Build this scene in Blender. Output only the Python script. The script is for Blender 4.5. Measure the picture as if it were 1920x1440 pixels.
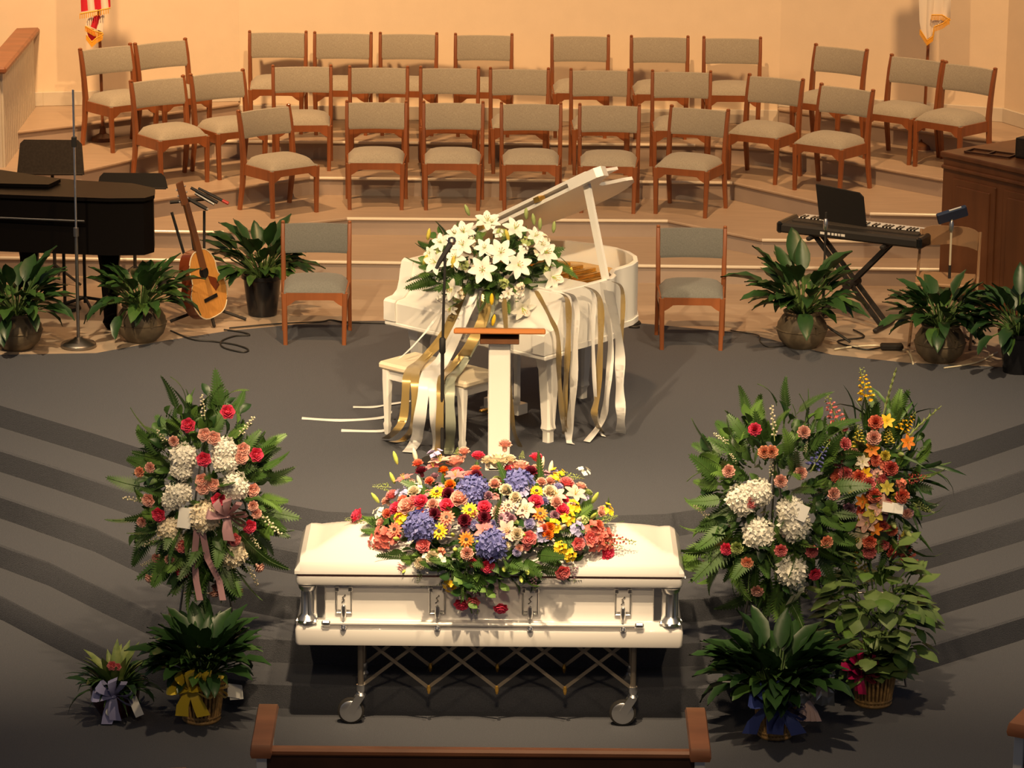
import bpy, bmesh, math, random
from mathutils import Vector, Matrix, Euler
random.seed(7)
R_ = math.radians
C = bpy.context.scene.collection
for o in list(bpy.data.objects): bpy.data.objects.remove(o)

# ------------------------------------------------------------------ camera
FPX, PITCH, CAMH, ROLL = 6500.0, R_(15), 6.82, R_(.47)
u0 = Vector((0, math.sin(PITCH), math.cos(PITCH))); fw = Vector((0, math.cos(PITCH), -math.sin(PITCH)))
RT = math.cos(ROLL)*Vector((1, 0, 0)) + math.sin(ROLL)*u0
UP = math.cos(ROLL)*u0 - math.sin(ROLL)*Vector((1, 0, 0))
CAM = Vector((0, 0, CAMH))
cd = bpy.data.cameras.new('camera'); cam = bpy.data.objects.new('camera', cd); C.objects.link(cam)
cam.matrix_world = Matrix.Translation(CAM) @ Matrix((RT, UP, -fw)).transposed().to_4x4()
cd.sensor_width = 36; cd.lens = FPX*36/1920; cd.clip_end = 200
bpy.context.scene.camera = cam

# ------------------------------------------------------------------ light
sc = bpy.context.scene
sc.view_settings.view_transform = 'Standard'; sc.view_settings.look = 'None'
sc.view_settings.gamma = 1; sc.view_settings.use_curve_mapping = False
sc.view_settings.exposure = 0.0
w = bpy.data.worlds.new('room_air'); sc.world = w; w.use_nodes = True
w.node_tree.nodes['Background'].inputs[0].default_value = (.72, .72, .82, 1)
w.node_tree.nodes['Background'].inputs[1].default_value = .105

def spot(name, loc, to, watts, col, deg, blend=.6, rad=.12):
    l = bpy.data.lights.new(name, 'SPOT'); l.energy = watts; l.color = col; l.spot_size = R_(deg)
    l.spot_blend = blend; l.shadow_soft_size = rad
    o = bpy.data.objects.new(name, l); C.objects.link(o); o.location = loc
    o.rotation_euler = (Vector(to)-Vector(loc)).to_track_quat('-Z', 'Y').to_euler()
WARM = (1, .57, .25); STAGE = (1, .73, .42)
spot('stage_spotlight', (-2.6, 11.2, 8.9), (-.3, 21.9, .9), 4600, STAGE, 31, 1.0, .1)
spot('stage_spotlight', (3.0, 11.6, 9.0), (.3, 21.7, .9), 3300, STAGE, 31, 1.0, .1)
spot('casket_spotlight', (-.5, 14.9, 7.6), (-.1, 18.8, .8), 3200, STAGE, 28, .9, .08)
spot('front_overhead_light', (.7, 14.9, 8.8), (.9, 18.5, 0), 1500, STAGE, 66, 1.0, .15)
spot('front_wash', (0, 7.5, 8.2), (0, 18.5, .9), 1300, STAGE, 26, 1.0, .4)
spot('overhead_light', (-4.0, 17.8, 8.8), (-3.3, 21.4, .6), 4300, STAGE, 48, 1.0, .15)
spot('overhead_light', (4.0, 17.8, 8.8), (3.3, 21.4, .6), 3300, STAGE, 48, 1.0, .15)
spot('choir_spotlight', (-.2, 19.6, 10.0), (-.2, 26.6, 1.2), 3150, WARM, 58, 1.0, .1)
spot('wall_washer', (-3.5, 24.6, 7.2), (-3.8, 29.2, 3.0), 2250, WARM, 100, 1.0, .2)
spot('wall_washer', (3.7, 24.4, 7.2), (3.9, 29.0, 3.0), 1350, WARM, 90, 1.0, .2)

# ------------------------------------------------------------------ helpers
def ray(px, py): return (FPX*fw + (px-960)*RT - (py-720)*UP)
def atz(px, py, z):
    d = ray(px, py); t = (z-CAMH)/d.z; return CAM + d*t
def aty(px, py, y):
    d = ray(px, py); return CAM + d*(y/d.y)

def mat(name, rgb, rough=.5, metal=0, var=0, scale=20, bump=0, bscale=200, coat=0, sheen=0, trans=0, stretch=None, c2=None):
    m = bpy.data.materials.new(name); m.use_nodes = True
    nt = m.node_tree; b = nt.nodes['Principled BSDF']
    b.inputs['Base Color'].default_value = (*rgb, 1); b.inputs['Roughness'].default_value = rough
    b.inputs['Metallic'].default_value = metal; b.inputs['Coat Weight'].default_value = coat
    b.inputs['Sheen Weight'].default_value = sheen
    if trans: b.inputs['Transmission Weight'].default_value = trans
    tc = nt.nodes.new('ShaderNodeTexCoord'); mp = nt.nodes.new('ShaderNodeMapping')
    nt.links.new(tc.outputs['Object'], mp.inputs[0])
    if stretch: mp.inputs['Scale'].default_value = stretch
    if var or c2:
        n = nt.nodes.new('ShaderNodeTexNoise'); n.inputs['Scale'].default_value = scale; n.inputs['Detail'].default_value = 4
        nt.links.new(mp.outputs[0], n.inputs['Vector'])
        r = nt.nodes.new('ShaderNodeValToRGB'); nt.links.new(n.outputs[0], r.inputs[0])
        a = c2 or [c*(1-var) for c in rgb]; bb = [min(1, c*(1+var)) for c in rgb] if not c2 else rgb
        r.color_ramp.elements[0].position = .32; r.color_ramp.elements[1].position = .68
        r.color_ramp.elements[0].color = (*a, 1); r.color_ramp.elements[1].color = (*bb, 1)
        nt.links.new(r.outputs[0], b.inputs['Base Color'])
    if bump:
        n2 = nt.nodes.new('ShaderNodeTexNoise'); n2.inputs['Scale'].default_value = bscale; n2.inputs['Detail'].default_value = 3
        nt.links.new(mp.outputs[0], n2.inputs['Vector'])
        bp = nt.nodes.new('ShaderNodeBump'); bp.inputs['Strength'].default_value = bump; bp.inputs['Distance'].default_value = .01
        nt.links.new(n2.outputs[0], bp.inputs['Height']); nt.links.new(bp.outputs[0], b.inputs['Normal'])
    return m

class MB:
    def __init__(s): s.v = []; s.f = []; s.m = []
    def add(s, v, f, m=0):
        n = len(s.v); s.v += [tuple(p) for p in v]; s.f += [tuple(i+n for i in q) for q in f]; s.m += [m]*len(f); return s
    def box(s, c, d, rz=0, b=.004, m=0, M=None):
        X, Y, Z = [q/2 for q in d]; b = min(b, X*.6, Y*.6, Z*.6)
        V = []; idx = {}
        for sx in (-1, 1):
            for sy in (-1, 1):
                for sz in (-1, 1):
                    idx[sx, sy, sz] = len(V)
                    V += [(sx*X, sy*(Y-b), sz*(Z-b)), (sx*(X-b), sy*Y, sz*(Z-b)), (sx*(X-b), sy*(Y-b), sz*Z)]
        F = []
        for a in range(3):
            o1, o2 = [k for k in range(3) if k != a]
            for sg in (-1, 1):
                q = []
                for (p, r) in ((-1, -1), (1, -1), (1, 1), (-1, 1)):
                    k = [0, 0, 0]; k[a] = sg; k[o1] = p; k[o2] = r; q.append(idx[tuple(k)]+a)
                F.append(q)
            for p in (-1, 1):
                for r in (-1, 1):
                    k1 = [0]*3; k1[a] = -1; k1[o1] = p; k1[o2] = r; k2 = list(k1); k2[a] = 1
                    F.append([idx[tuple(k1)]+o1, idx[tuple(k2)]+o1, idx[tuple(k2)]+o2, idx[tuple(k1)]+o2])
        for k in idx.values(): F.append([k, k+1, k+2])
        T = M or (Matrix.Translation(c) @ Matrix.Rotation(rz, 4, 'Z'))
        return s.add([T @ Vector(p) for p in V], F, m)
    def loft(s, rings, m=0, caps=True, closed=True):
        n = len(rings[0]); V = [p for r in rings for p in r]; F = []
        for i in range(len(rings)-1):
            for j in range(n if closed else n-1):
                k = (j+1) % n; F.append((i*n+j, i*n+k, (i+1)*n+k, (i+1)*n+j))
        if caps and closed: F += [tuple(range(n))[::-1], tuple(range((len(rings)-1)*n, len(rings)*n))]
        return s.add(V, F, m)
    def tube(s, pts, r, n=8, m=0, caps=True):
        pts = [Vector(p) for p in pts]; rr = r if isinstance(r, (list, tuple)) else [r]*len(pts); rings = []
        for i, p in enumerate(pts):
            t = (pts[min(i+1, len(pts)-1)]-pts[max(i-1, 0)]).normalized()
            ref = Vector((0, 0, 1)) if abs(t.z) < .9 else Vector((1, 0, 0))
            a = t.cross(ref).normalized(); b = t.cross(a)
            rings.append([p + rr[i]*(math.cos(2*math.pi*k/n)*a + math.sin(2*math.pi*k/n)*b) for k in range(n)])
        return s.loft(rings, m, caps)
    def bar(s, pts, w, d, m=0):   # rectangular section, w along x, d along y, per point
        rings = []
        for i, p in enumerate(pts):
            ww = w[i] if isinstance(w, (list, tuple)) else w; dd = d[i] if isinstance(d, (list, tuple)) else d
            b = min(ww, dd)*.18
            rings.append([(p[0]+x, p[1]+y, p[2]) for x, y in ((-ww/2+b, -dd/2), (ww/2-b, -dd/2), (ww/2, -dd/2+b), (ww/2, dd/2-b), (ww/2-b, dd/2), (-ww/2+b, dd/2), (-ww/2, dd/2-b), (-ww/2, -dd/2+b))])
        return s.loft(rings, m)
    def flat(s, p0, p1, w, t, ref=(0, 1, 0), m=0):   # flat bar between two points; w across, t along ref
        p0 = Vector(p0); p1 = Vector(p1); ax = (p1-p0).normalized(); rf = Vector(ref); rf = (rf-ax*rf.dot(ax)).normalized(); sd = ax.cross(rf)
        rings = [[p+sd*a*w/2+rf*b*t/2 for a, b in ((-1, -1), (1, -1), (1, 1), (-1, 1))] for p in (p0, p1)]
        return s.loft(rings, m)
    def lathe(s, prof, n=24, m=0, c=(0, 0, 0), caps=True, sx=1, sy=1):
        return s.loft([[(c[0]+sx*r*math.cos(2*math.pi*k/n), c[1]+sy*r*math.sin(2*math.pi*k/n), c[2]+z) for k in range(n)] for r, z in prof], m, caps)
    def prism(s, poly, z0, z1, m=0):
        return s.loft([[(x, y, z0) for x, y in poly], [(x, y, z1) for x, y in poly]], m)
    def strip(s, pts, w, side=(1, 0, 0), m=0, t=.0015):   # ribbon
        A = []; B = []
        for i, p in enumerate(pts):
            p = Vector(p); sd = Vector(side[i] if isinstance(side, list) else side).normalized(); ww = w[i] if isinstance(w, (list, tuple)) else w
            A.append(p-sd*ww/2); B.append(p+sd*ww/2)
        off = Vector((0, -t, t*.3))
        return s.loft([[a, b, b+off, a+off] for a, b in zip(A, B)], m)
    def build(s, name, mats, parent=None, loc=(0, 0, 0), rot=None, smooth=35):
        me = s.mesh(name, mats, smooth); return inst(me, name, parent, Matrix.Translation(loc) if rot is None else Matrix.Translation(loc) @ Euler(rot).to_matrix().to_4x4())
    def mesh(s, name, mats, smooth=35):
        me = bpy.data.meshes.new(name); me.from_pydata(s.v, [], s.f)
        if not isinstance(mats, (list, tuple)): mats = [mats]
        for q in mats: me.materials.append(q)
        me.polygons.foreach_set('material_index', s.m)
        bm = bmesh.new(); bm.from_mesh(me); bmesh.ops.recalc_face_normals(bm, faces=bm.faces); bm.to_mesh(me); bm.free()
        if smooth:
            me.shade_smooth(); me.set_sharp_from_angle(angle=R_(smooth))
        return me
def inst(me, name, parent=None, M=None, col=None):
    o = bpy.data.objects.new(name, me); C.objects.link(o)
    if parent is not None: o.parent = parent
    if M is not None: o.matrix_basis = M
    if col is not None:
        o.material_slots[0].link = 'OBJECT'; o.material_slots[0].material = col
    return o
def tag(o, label, cat, group=None, kind=None):
    o['label'] = label; o['category'] = cat
    if group: o['group'] = group
    if kind: o['kind'] = kind
    return o
def thing(name, label, cat, loc=(0, 0, 0), rz=0, group=None):
    o = bpy.data.objects.new(name, None); C.objects.link(o); o.location = loc; o.rotation_euler = (0, 0, rz); o.empty_display_size = .1
    return tag(o, label, cat, group)
def struct(o): o['kind'] = 'structure'; return o
def zto(n, spin=0):   # rotation taking +Z to n
    return Vector(n).normalized().to_track_quat('Z', 'Y').to_matrix().to_4x4() @ Matrix.Rotation(spin, 4, 'Z')

# ------------------------------------------------------------------ materials
M_carpet = mat('blue_grey_carpet', (.080, .083, .100), .95, var=.18, scale=160, bump=.6, bscale=260)
M_beige = mat('beige_floor', (.43, .33, .245), .42, var=.06, scale=3, stretch=(1, 6, 6))
M_beigeR = mat('beige_riser_face', (.38, .31, .265), .6, var=.05, scale=4)
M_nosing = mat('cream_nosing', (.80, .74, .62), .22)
M_wall = mat('cream_wall_paint', (.80, .68, .52), .8, var=.02, scale=6, bump=.05, bscale=60)
M_white = mat('white_gloss_paint', (.82, .79, .74), .28, coat=.3)
M_board = mat('cream_beadboard_paint', (.62, .58, .50), .5, var=.03, scale=8)
M_wood = mat('red_oak', (.25, .080, .025), .38, var=.25, scale=9, stretch=(1, 1, .15), coat=.2)
M_capwood = mat('brown_cap_wood', (.26, .10, .045), .4, var=.2, scale=10, stretch=(.3, 1, 1))
M_dwood = mat('dark_walnut', (.15, .058, .022), .45, var=.2, scale=7, stretch=(1, 1, .15))
M_panelw = mat('dark_pew_panel', (.065, .025, .012), .5, var=.2, scale=6)
M_lectern = mat('honey_wood', (.50, .17, .035), .35, var=.15, scale=10, stretch=(.2, 1, 1))
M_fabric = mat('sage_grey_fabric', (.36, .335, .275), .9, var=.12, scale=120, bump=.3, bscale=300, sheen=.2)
M_black = mat('black_satin', (.008, .008, .009), .3)
M_lacq = mat('black_lacquer', (.006, .005, .005), .42)
M_lacq.node_tree.nodes['Principled BSDF'].inputs['Specular IOR Level'].default_value = .05
M_matte = mat('matte_black', (.018, .016, .015), .65)
M_brown = mat('brown_black_felt', (.04, .032, .025), .8, var=.2, scale=60)
M_chrome = mat('chrome', (.80, .80, .80), .3, 1)
M_steel = mat('dull_steel', (.34, .32, .30), .38, 1)
M_truck = mat('bronze_grey_metal', (.28, .24, .20), .4, .8)
M_casket = mat('white_casket_enamel', (.80, .77, .75), .25, coat=.4)
M_gasket = mat('dark_rubber_gasket', (.12, .05, .045), .7)
M_gold = mat('gold_plate', (.78, .46, .10), .25, .85, var=.2, scale=14)
M_goldrib = mat('gold_satin_ribbon', (.42, .29, .10), .28, .35, sheen=.3)
M_whiterib = mat('white_satin_ribbon', (.80, .78, .76), .3, sheen=.3)
M_silver = mat('sage_satin_ribbon', (.42, .44, .34), .28, .3)
M_grey = mat('grey_slate_paint', (.14, .15, .19), .6)
M_clay = mat('olive_brown_clay', (.14, .105, .065), .55, var=.3, scale=7, bump=.2, bscale=30)
M_bpot = mat('black_glazed_pot', (.012, .012, .014), .2)
M_soil = mat('potting_soil', (.03, .02, .012), .95)
M_leaf = mat('dark_green_leaf', (.028, .075, .018), .38, c2=(.016, .046, .014), scale=9)
M_leaf2 = mat('mid_green_leaf', (.075, .160, .030), .45, c2=(.040, .095, .02), scale=9)
M_leaf3 = mat('light_green_leaf', (.14, .26, .045), .5, c2=(.08, .17, .03), scale=12)
M_varieg = mat('variegated_leaf', (.34, .38, .12), .5, c2=(.10, .19, .04), scale=18)
M_syng = mat('pale_green_leaf', (.20, .29, .09), .5, c2=(.11, .19, .05), scale=10)
M_stem = mat('green_stem', (.07, .13, .03), .6)
M_wick = mat('honey_wicker', (.42, .25, .09), .6, var=.3, scale=40, bump=.3, bscale=90)
M_wickd = mat('brown_wicker_gap', (.10, .05, .02), .8)
M_card = mat('white_card', (.80, .79, .76), .6)
FL = {k: mat('petal_'+k, c, .55, var=.12, scale=30) for k, c in dict(
    yellow=(.90, .58, .02), orange=(.85, .25, .02), coral=(.82, .24, .15), hot=(.78, .075, .16), pink=(.80, .25, .26), pale=(.85, .50, .42), cream=(.86, .76, .58),
    white=(.86, .83, .74), blue=(.16, .17, .46), mauve=(.48, .27, .36), crimson=(.42, .04, .07), red=(.66, .15, .12), peach=(.85, .42, .27), green=(.50, .60, .12), lime=(.38, .46, .16), dark=(.05, .02, .015), lavender=(.42, .40, .66), burgundy=(.20, .015, .04), plainyellow=(.72, .60, .10)).items()}
M_bowy = mat('yellow_satin', (.68, .50, .03), .35, sheen=.2)
M_bowl = mat('lavender_satin', (.34, .34, .58), .35)
M_bown = mat('navy_satin', (.035, .055, .22), .3)
M_bowm = mat('magenta_foil', (.42, .01, .09), .25)
M_bowp = mat('sheer_mauve_ribbon', (.42, .24, .27), .4)
M_cello = mat('crinkled_cellophane', (.45, .45, .42), .15, trans=.5)
M_cable = mat('black_cable_rubber', (.012, .012, .012), .6)
M_guitar = mat('spruce_guitar_top', (.62, .29, .07), .25, var=.1, scale=14, stretch=(6, 1, 1), coat=.5)
M_gside = mat('mahogany_side', (.16, .035, .012), .25, coat=.5)
M_cream = mat('cream_binding', (.70, .62, .45), .4)
M_red = mat('red_plastic', (.5, .03, .02), .4)
M_tan = mat('tan_vinyl', (.36, .21, .11), .5)
M_flagr = mat('red_flag_cloth', (.55, .01, .03), .7); M_flagw = mat('white_flag_cloth', (.80, .74, .64), .7)
M_fringe = mat('gold_fringe', (.80, .42, .04), .6)
M_blue = mat('navy_plastic', (.03, .05, .11), .4)

# ------------------------------------------------------------------ setting
SZ = .75
def offset(poly, d):
    out = []
    for i, p in enumerate(poly):
        a = Vector(poly[max(i-1, 0)]); b = Vector(poly[min(i+1, len(poly)-1)]); p = Vector(p)
        n = []
        if (p-a).length > 0: t = (p-a).normalized(); n.append(Vector((t.y, -t.x)))
        if (b-p).length > 0: t = (b-p).normalized(); n.append(Vector((t.y, -t.x)))
        m = sum(n, Vector((0, 0))).normalized(); out.append(tuple(p + m*d/max(.3, m.dot(n[0]))))
    return out
f = MB().box((0, 14, -.05), (16, 34, .1), b=.001); struct(f.build('floor', M_carpet))
front = [(-4.45, 22.95), (-3.37, 22.0), (-2.65, 21.32), (-2.05, 20.72), (-1.62, 20.16), (-1.36, 19.84), (-1.1, 19.69), (-.8, 19.66), (.62, 19.66), (.92, 19.70), (1.22, 19.85), (1.6, 20.14), (2.2, 20.66), (2.83, 21.22), (3.35, 21.78), (4.45, 22.76)]
for k in range(5):
    e = offset(front, .335*k); zt = SZ-.15*k
    back = [(6.2, 24.6), (-6.2, 24.6)] if k == 0 else offset(front, .335*(k-1)-.03)[::-1]
    n = MB(); pl = e + back
    if k:
        bk = offset(front, .335*(k-1)-.02)
        n.loft([[(a[0], a[1], 0), (a[0], a[1], zt-.012), (a[0]+0, a[1]+.012, zt), (b[0], b[1], zt), (b[0], b[1], 0)] for a, b in zip(e, bk)])
        o = n.build('stage_step', M_carpet)
    else:
        bd = [(-4.45, 23.3), (-3.562, 23.329), (-2.902, 23.395), (-2.49, 23.74), (-2.026, 24.064), (-1.317, 24.373), (-.004, 24.45), (.886, 24.4), (1.68, 24.111), (2.24, 23.519), (2.741, 23.313), (3.54, 23.193), (4.45, 23.1)]
        # carpeted apron and the hard floor behind it share one level; split into two solids along the carpet edge
        n.prism(e + bd[::-1], 0.0, SZ); o = n.build('stage', M_carpet)
        g = MB().prism([(-6.2, 23.5)] + bd + [(6.2, 23.3), (6.2, 30.2), (-6.2, 30.2)], 0, SZ-.004); struct(g.build('stage_hard_floor', M_beige))
    struct(o)
def riser(edge, z0, z1, lit_runs, name='choir_riser'):
    pl = edge + [(edge[-1][0], 29.6), (edge[0][0], 29.6)]
    s = MB(); 
    s.prism(pl, z0, z1)
    s.m = [1]*len(s.m); s.m[-1] = 0
    o = struct(s.build(name, [M_beige, M_beigeR], smooth=0))
    for i in range(len(edge)-1):
        a, b = Vector(edge[i]), Vector(edge[i+1]); t = (b-a).normalized(); nn = Vector((t.y, -t.x)); c = (a+b)/2+nn*.008
        q = MB().box((c.x, c.y, z1-.008), ((b-a).length+.01, .032, .022), math.atan2(t.y, t.x), b=.006)
        q.build('nosing', M_nosing if lit_runs[i] else M_beige, o)  # same nosing throughout; highlight on straight runs painted as cream, angled runs beige
    return o
riser([(-4.1, 25.76), (4.6, 25.60)], SZ-.01, .89, [1])
riser([(-4.1, 26.12), (-2.23, 26.09), (-1.31, 26.62), (1.22, 26.63), (1.91, 25.97), (4.6, 25.93)], .88, 1.03, [1, 0, 1, 0, 1])
riser([(-4.1, 26.35), (-2.95, 26.42), (-2.72, 26.62), (-1.65, 27.46), (1.77, 27.40), (2.76, 26.26), (4.6, 26.16)], 1.02, 1.18, [1, 0, 0, 1, 0, 1])
riser([(-4.1, 26.78), (-3.42, 26.92), (-2.50, 28.20), (1.5, 28.20), (2.2, 28.02), (3.38, 26.86), (4.6, 26.6)], 1.17, 1.33, [0, 0, 1, 0, 0, 0])
riser([(-4.1, 27.7), (-3.54, 28.10), (-2.75, 28.74), (-2.35, 29.10)], 1.32, 1.48, [0, 0, 0])
riser([(2.25, 29.05), (2.93, 28.45), (3.5, 27.95), (4.6, 27.3)], 1.32, 1.48, [0, 0, 0])
wl = [(-6.3, 28.25), (-3.98, 28.88), (-2.34, 29.18), (2.25, 29.14), (4.08, 28.50), (4.30, 28.05), (6.3, 26.9)]
s = MB(); s.prism(wl + [(6.5, 27.1), (4.45, 28.2), (4.15, 28.7), (2.3, 29.34), (-2.36, 29.38), (-4.0, 29.08), (-6.4, 28.45)], SZ, 5.2); wb = struct(s.build('wall_back', M_wall, smooth=0))
s = MB()
for i in range(len(wl)-1):
    a, b = Vector(wl[i]), Vector(wl[i+1]); t = (b-a).normalized(); nn = Vector((t.y, -t.x)); c = (a+b)/2+nn*.01
    s.box((c.x, c.y, 1.54 if i in (0, 1, 3, 4, 5) else 1.39), ((b-a).length, .02, .12), math.atan2(t.y, t.x))
struct(s.build('baseboard_back', M_board))

# half wall, left
hw = struct(MB().box((-4.095, 27.9, 1.42), (.09, 1.85, 1.36)).build('wall_left', M_board))
for i in range(18):
    MB().box((-4.042, 27.04+.1*i, 1.44), (.022, .094, 1.30), b=.008).build('board', M_board, hw)
MB().box((-4.03, 27.9, .84), (.03, 1.85, .14)).build('base_trim', M_board, hw)
MB().box((-4.09, 27.9, 2.12), (.2, 1.98, .055), b=.02).build('cap', M_capwood, hw)

# ------------------------------------------------------------------ chairs
def chair_meshes():
    P = {}
    s = MB(); rings = []   # seat cushion, domed grid
    nx, ny = 10, 8
    def top(u, v): e = (1-abs(2*u-1)**3.2)*(1-abs(2*v-1)**3.2); return .385+.075*max(0, e)**.45
    V = []; F = []
    for j in range(ny+1):
        for i in range(nx+1):
            u, v = i/nx, j/ny; wx = .215+.012*v
            V.append(((2*u-1)*wx, -.2+.37*v, top(u, v)))
    n0 = len(V)
    for j in range(ny):
        for i in range(nx):
            a = j*(nx+1)+i; F.append((a, a+1, a+nx+2, a+nx+1))
    rim = [i for i in range(nx+1)] + [j*(nx+1)+nx for j in range(1, ny+1)] + [ny*(nx+1)+i for i in range(nx-1, -1, -1)] + [j*(nx+1) for j in range(ny-1, 0, -1)]
    for k in rim: V.append((V[k][0], V[k][1], .372))
    for k in range(len(rim)): F.append((rim[k], rim[(k+1) % len(rim)], n0+(k+1) % len(rim), n0+k))
    F.append(tuple(n0+k for k in range(len(rim)))); s.add(V, F); P['seat'] = [(s.mesh('seat', M_fabric, 60), None)]
    s = MB(); rings = []   # curved back pad
    for i in range(9):
        u = i/8; x = -.222+.444*u; y = .175+.028*(1-(2*u-1)**2); 
        rings.append([(x, y-.018, .575), (x, y-.026, .60), (x, y+.002, .75), (x, y+.008, .778), (x, y+.022, .782), (x, y+.036, .775), (x, y+.014, .59), (x, y-.002, .572)])
    s.loft(rings); P['backrest'] = [(s.mesh('backrest', M_fabric, 50), None)]
    legs = []
    for sx in (-1, 1):
        s = MB().bar([(sx*.206, -.19, 0), (sx*.211, -.187, .28), (sx*.213, -.185, .372)], [.03, .037, .042], [.03, .037, .042]); legs.append((s.mesh('leg', M_wood), None))
    for sx in (-1, 1):
        s = MB().bar([(sx*.236, .205, 0), (sx*.234, .165, .22), (sx*.233, .150, .40), (sx*.234, .163, .55), (sx*.236, .182, .68), (sx*.237, .208, .795)], [.028, .031, .034, .032, .030, .026], [.035, .045, .052, .046, .040, .03])
        s.box((sx*.237, .202, .793), (.026, .03, .02), b=.008); legs.append((s.mesh('leg', M_wood), None))
    P['leg'] = legs
    def apron(x0, x1):   # arched lower edge
        s = MB(); n = 12; lo = []; w = x1-x0
        for i in range(n+1):
            u = i/n; e = min(u, 1-u)*w; z = .278 if e < .02 else (.325 - .045*max(0, 1-(e-.02)/.055)**1.6)
            lo.append((x0+u*w, z))
        s.loft([[(x, -.011, z), (x, .011, z), (x, .011, .378), (x, -.011, .378)] for x, z in lo]); return s
    P['front_rail'] = [(apron(-.2, .2).mesh('front_rail', M_wood), Matrix.Translation((0, -.19, 0)))]
    P['back_rail'] = [(MB().box((0, .15, .34), (.44, .02, .06)).mesh('back_rail', M_wood), None)]
    P['side_rail'] = [(MB().flat((sx*.213, -.17, .335), (sx*.231, .14, .335), .02, .085, (0, 0, 1)).mesh('side_rail', M_wood), None) for sx in (-1, 1)]
    return P
CH = chair_meshes()
def chair(x, y, z, rot, label, group):
    t = thing('choir_chair', label, 'chair', (x, y, z), rot, group); t.scale = (1, 1.08, 1)
    for k, L in CH.items():
        for me, T in L: inst(me, k, t, T)
    return t
def chair_px(px, py, z, deg, label, group):
    p = atz(px, py, z+.79); a = R_(deg*1.14); off = .216
    chair(p.x+math.sin(a)*off, p.y-math.cos(a)*off, z, a, label, group)
for (px, py, d), lb in zip([(198, 88, 33), (301, 78, 31), (521, 60, 1), (643, 62, 0), (766, 63, 0), (907, 65, 0), (1088, 67, 0), (1237, 69, 0), (1373, 71, -1), (1577, 89, -29), (1719, 109, -32), (1819, 123, -36)],
        ['leftmost chair of the back choir row, turned right, under the striped flag', 'second chair from the left in the back choir row, turned right', 'back-row choir chair against the wall, leftmost of the seven facing forward', 'back-row choir chair against the wall, second of the seven facing forward', 'back-row choir chair against the wall, third of the seven facing forward',
         'back-row choir chair left of the widest gap, fourth of the seven facing forward', 'back-row choir chair right of the widest gap, fifth of the seven facing forward', 'back-row choir chair against the wall, sixth of the seven facing forward', 'back-row choir chair against the wall, rightmost of the seven facing forward',
         'back-row choir chair standing alone, turned left, third chair from the right end', 'back-row choir chair turned left in front of the white flag pole', 'rightmost back-row choir chair, turned left, behind the wooden organ console']):
    chair_px(px, py, 1.33, d, lb, 'choir chairs of the back row')
for (px, py, d), lb in zip([(295, 148, 30), (407, 136, 28), (566, 124, 4), (710, 126, 1), (843, 127, 0), (974, 129, 0), (1125, 131, 0), (1278, 134, -2), (1455, 145, -25), (1588, 164, -31)],
        ['leftmost chair of the middle choir row, turned right, behind the black piano', 'middle-row choir chair second from the left, turned right', 'middle-row choir chair third from the left, first one facing forward', 'middle-row choir chair fourth from the left', 'middle-row choir chair fifth from the left', 'middle-row choir chair sixth from the left, behind the low end of the white piano lid',
         'middle-row choir chair seventh from the left, above the raised white piano lid', 'middle-row choir chair eighth from the left, last one facing forward', 'middle-row choir chair turned left, second from the right end', 'rightmost middle-row choir chair, turned left, behind the black keyboard']):
    chair_px(px, py, 1.18, d, lb, 'choir chairs of the middle row')
for (px, py, d), lb in zip([(495, 203, 33), (706, 191, 1), (850, 192, 0), (996, 194, 0), (1143, 197, -2), (1312, 203, -19)],
        ['leftmost chair of the lowest choir row, turned right, above the dark potted plant', 'lowest-row choir chair second from the left', 'lowest-row choir chair third from the left, above the white lilies', 'lowest-row choir chair fourth from the left, behind the raised white piano lid', 'lowest-row choir chair fifth from the left, right of the piano lid tip', 'rightmost chair of the lowest choir row, turned left']):
    chair_px(px, py, 1.03, d, lb, 'choir chairs of the lowest row')
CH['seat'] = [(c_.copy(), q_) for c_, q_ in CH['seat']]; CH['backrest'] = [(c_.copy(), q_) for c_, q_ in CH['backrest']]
M_fab2 = mat('sage_grey_fabric_dim', (.16, .165, .155), .9, var=.12, scale=120, bump=.3, bscale=300, sheen=.15)  # darker copy of the choir fabric; weaker, cooler light put into its colour
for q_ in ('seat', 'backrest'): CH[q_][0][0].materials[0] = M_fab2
chair_px(593, 417, SZ, 1, 'grey upholstered oak chair on the stage floor, left of the white piano', 'pair of chairs beside the white piano')
chair_px(1297, 426, SZ, -1, 'grey upholstered oak chair on the stage floor, right of the white piano', 'pair of chairs beside the white piano')

# ------------------------------------------------------------------ white grand piano
A0 = Vector((-.786, 21.935)); UA = Vector((.747, -.664)); NA = Vector((.664, .747)); PA = math.atan2(UA.y, UA.x)
def PW(u, v, z): p = A0+UA*u+NA*v; return Vector((p.x, p.y, z))
pno = thing('grand_piano', 'small white grand piano with raised lid under white lilies', 'piano', (A0.x, A0.y, SZ), PA)
out = [(0, .14), (1.33, .14), (1.33, .55), (1.325, .66), (1.29, .73), (1.235, .77), (1.195, .83), (1.185, .92), (1.175, 1.03), (1.13, 1.14), (1.04, 1.24), (.92, 1.31), (.78, 1.345), (.6, 1.34), (.42, 1.29), (.24, 1.19), (.08, 1.02), (0, .85)]
def shrink(p, d):
    c = p+p[:1]; r = offset([p[-1]]+p+[p[0]], -d); return r[1:-1]
inn = shrink(out, .035)
s = MB()
s.loft([[(x, y, .60) for x, y in out], [(x, y, 1.0) for x, y in out], [(x, y, 1.005) for x, y in shrink(out, .004)], [(x, y, 1.005) for x, y in shrink(out, .031)], [(x, y, .99) for x, y in inn], [(x, y, .64) for x, y in inn]], caps=False)
s.prism(out, .6, .62); s.build('rim', M_white, pno)
MB().prism(inn, .85, .86).build('soundboard', M_dwood, pno)
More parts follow.
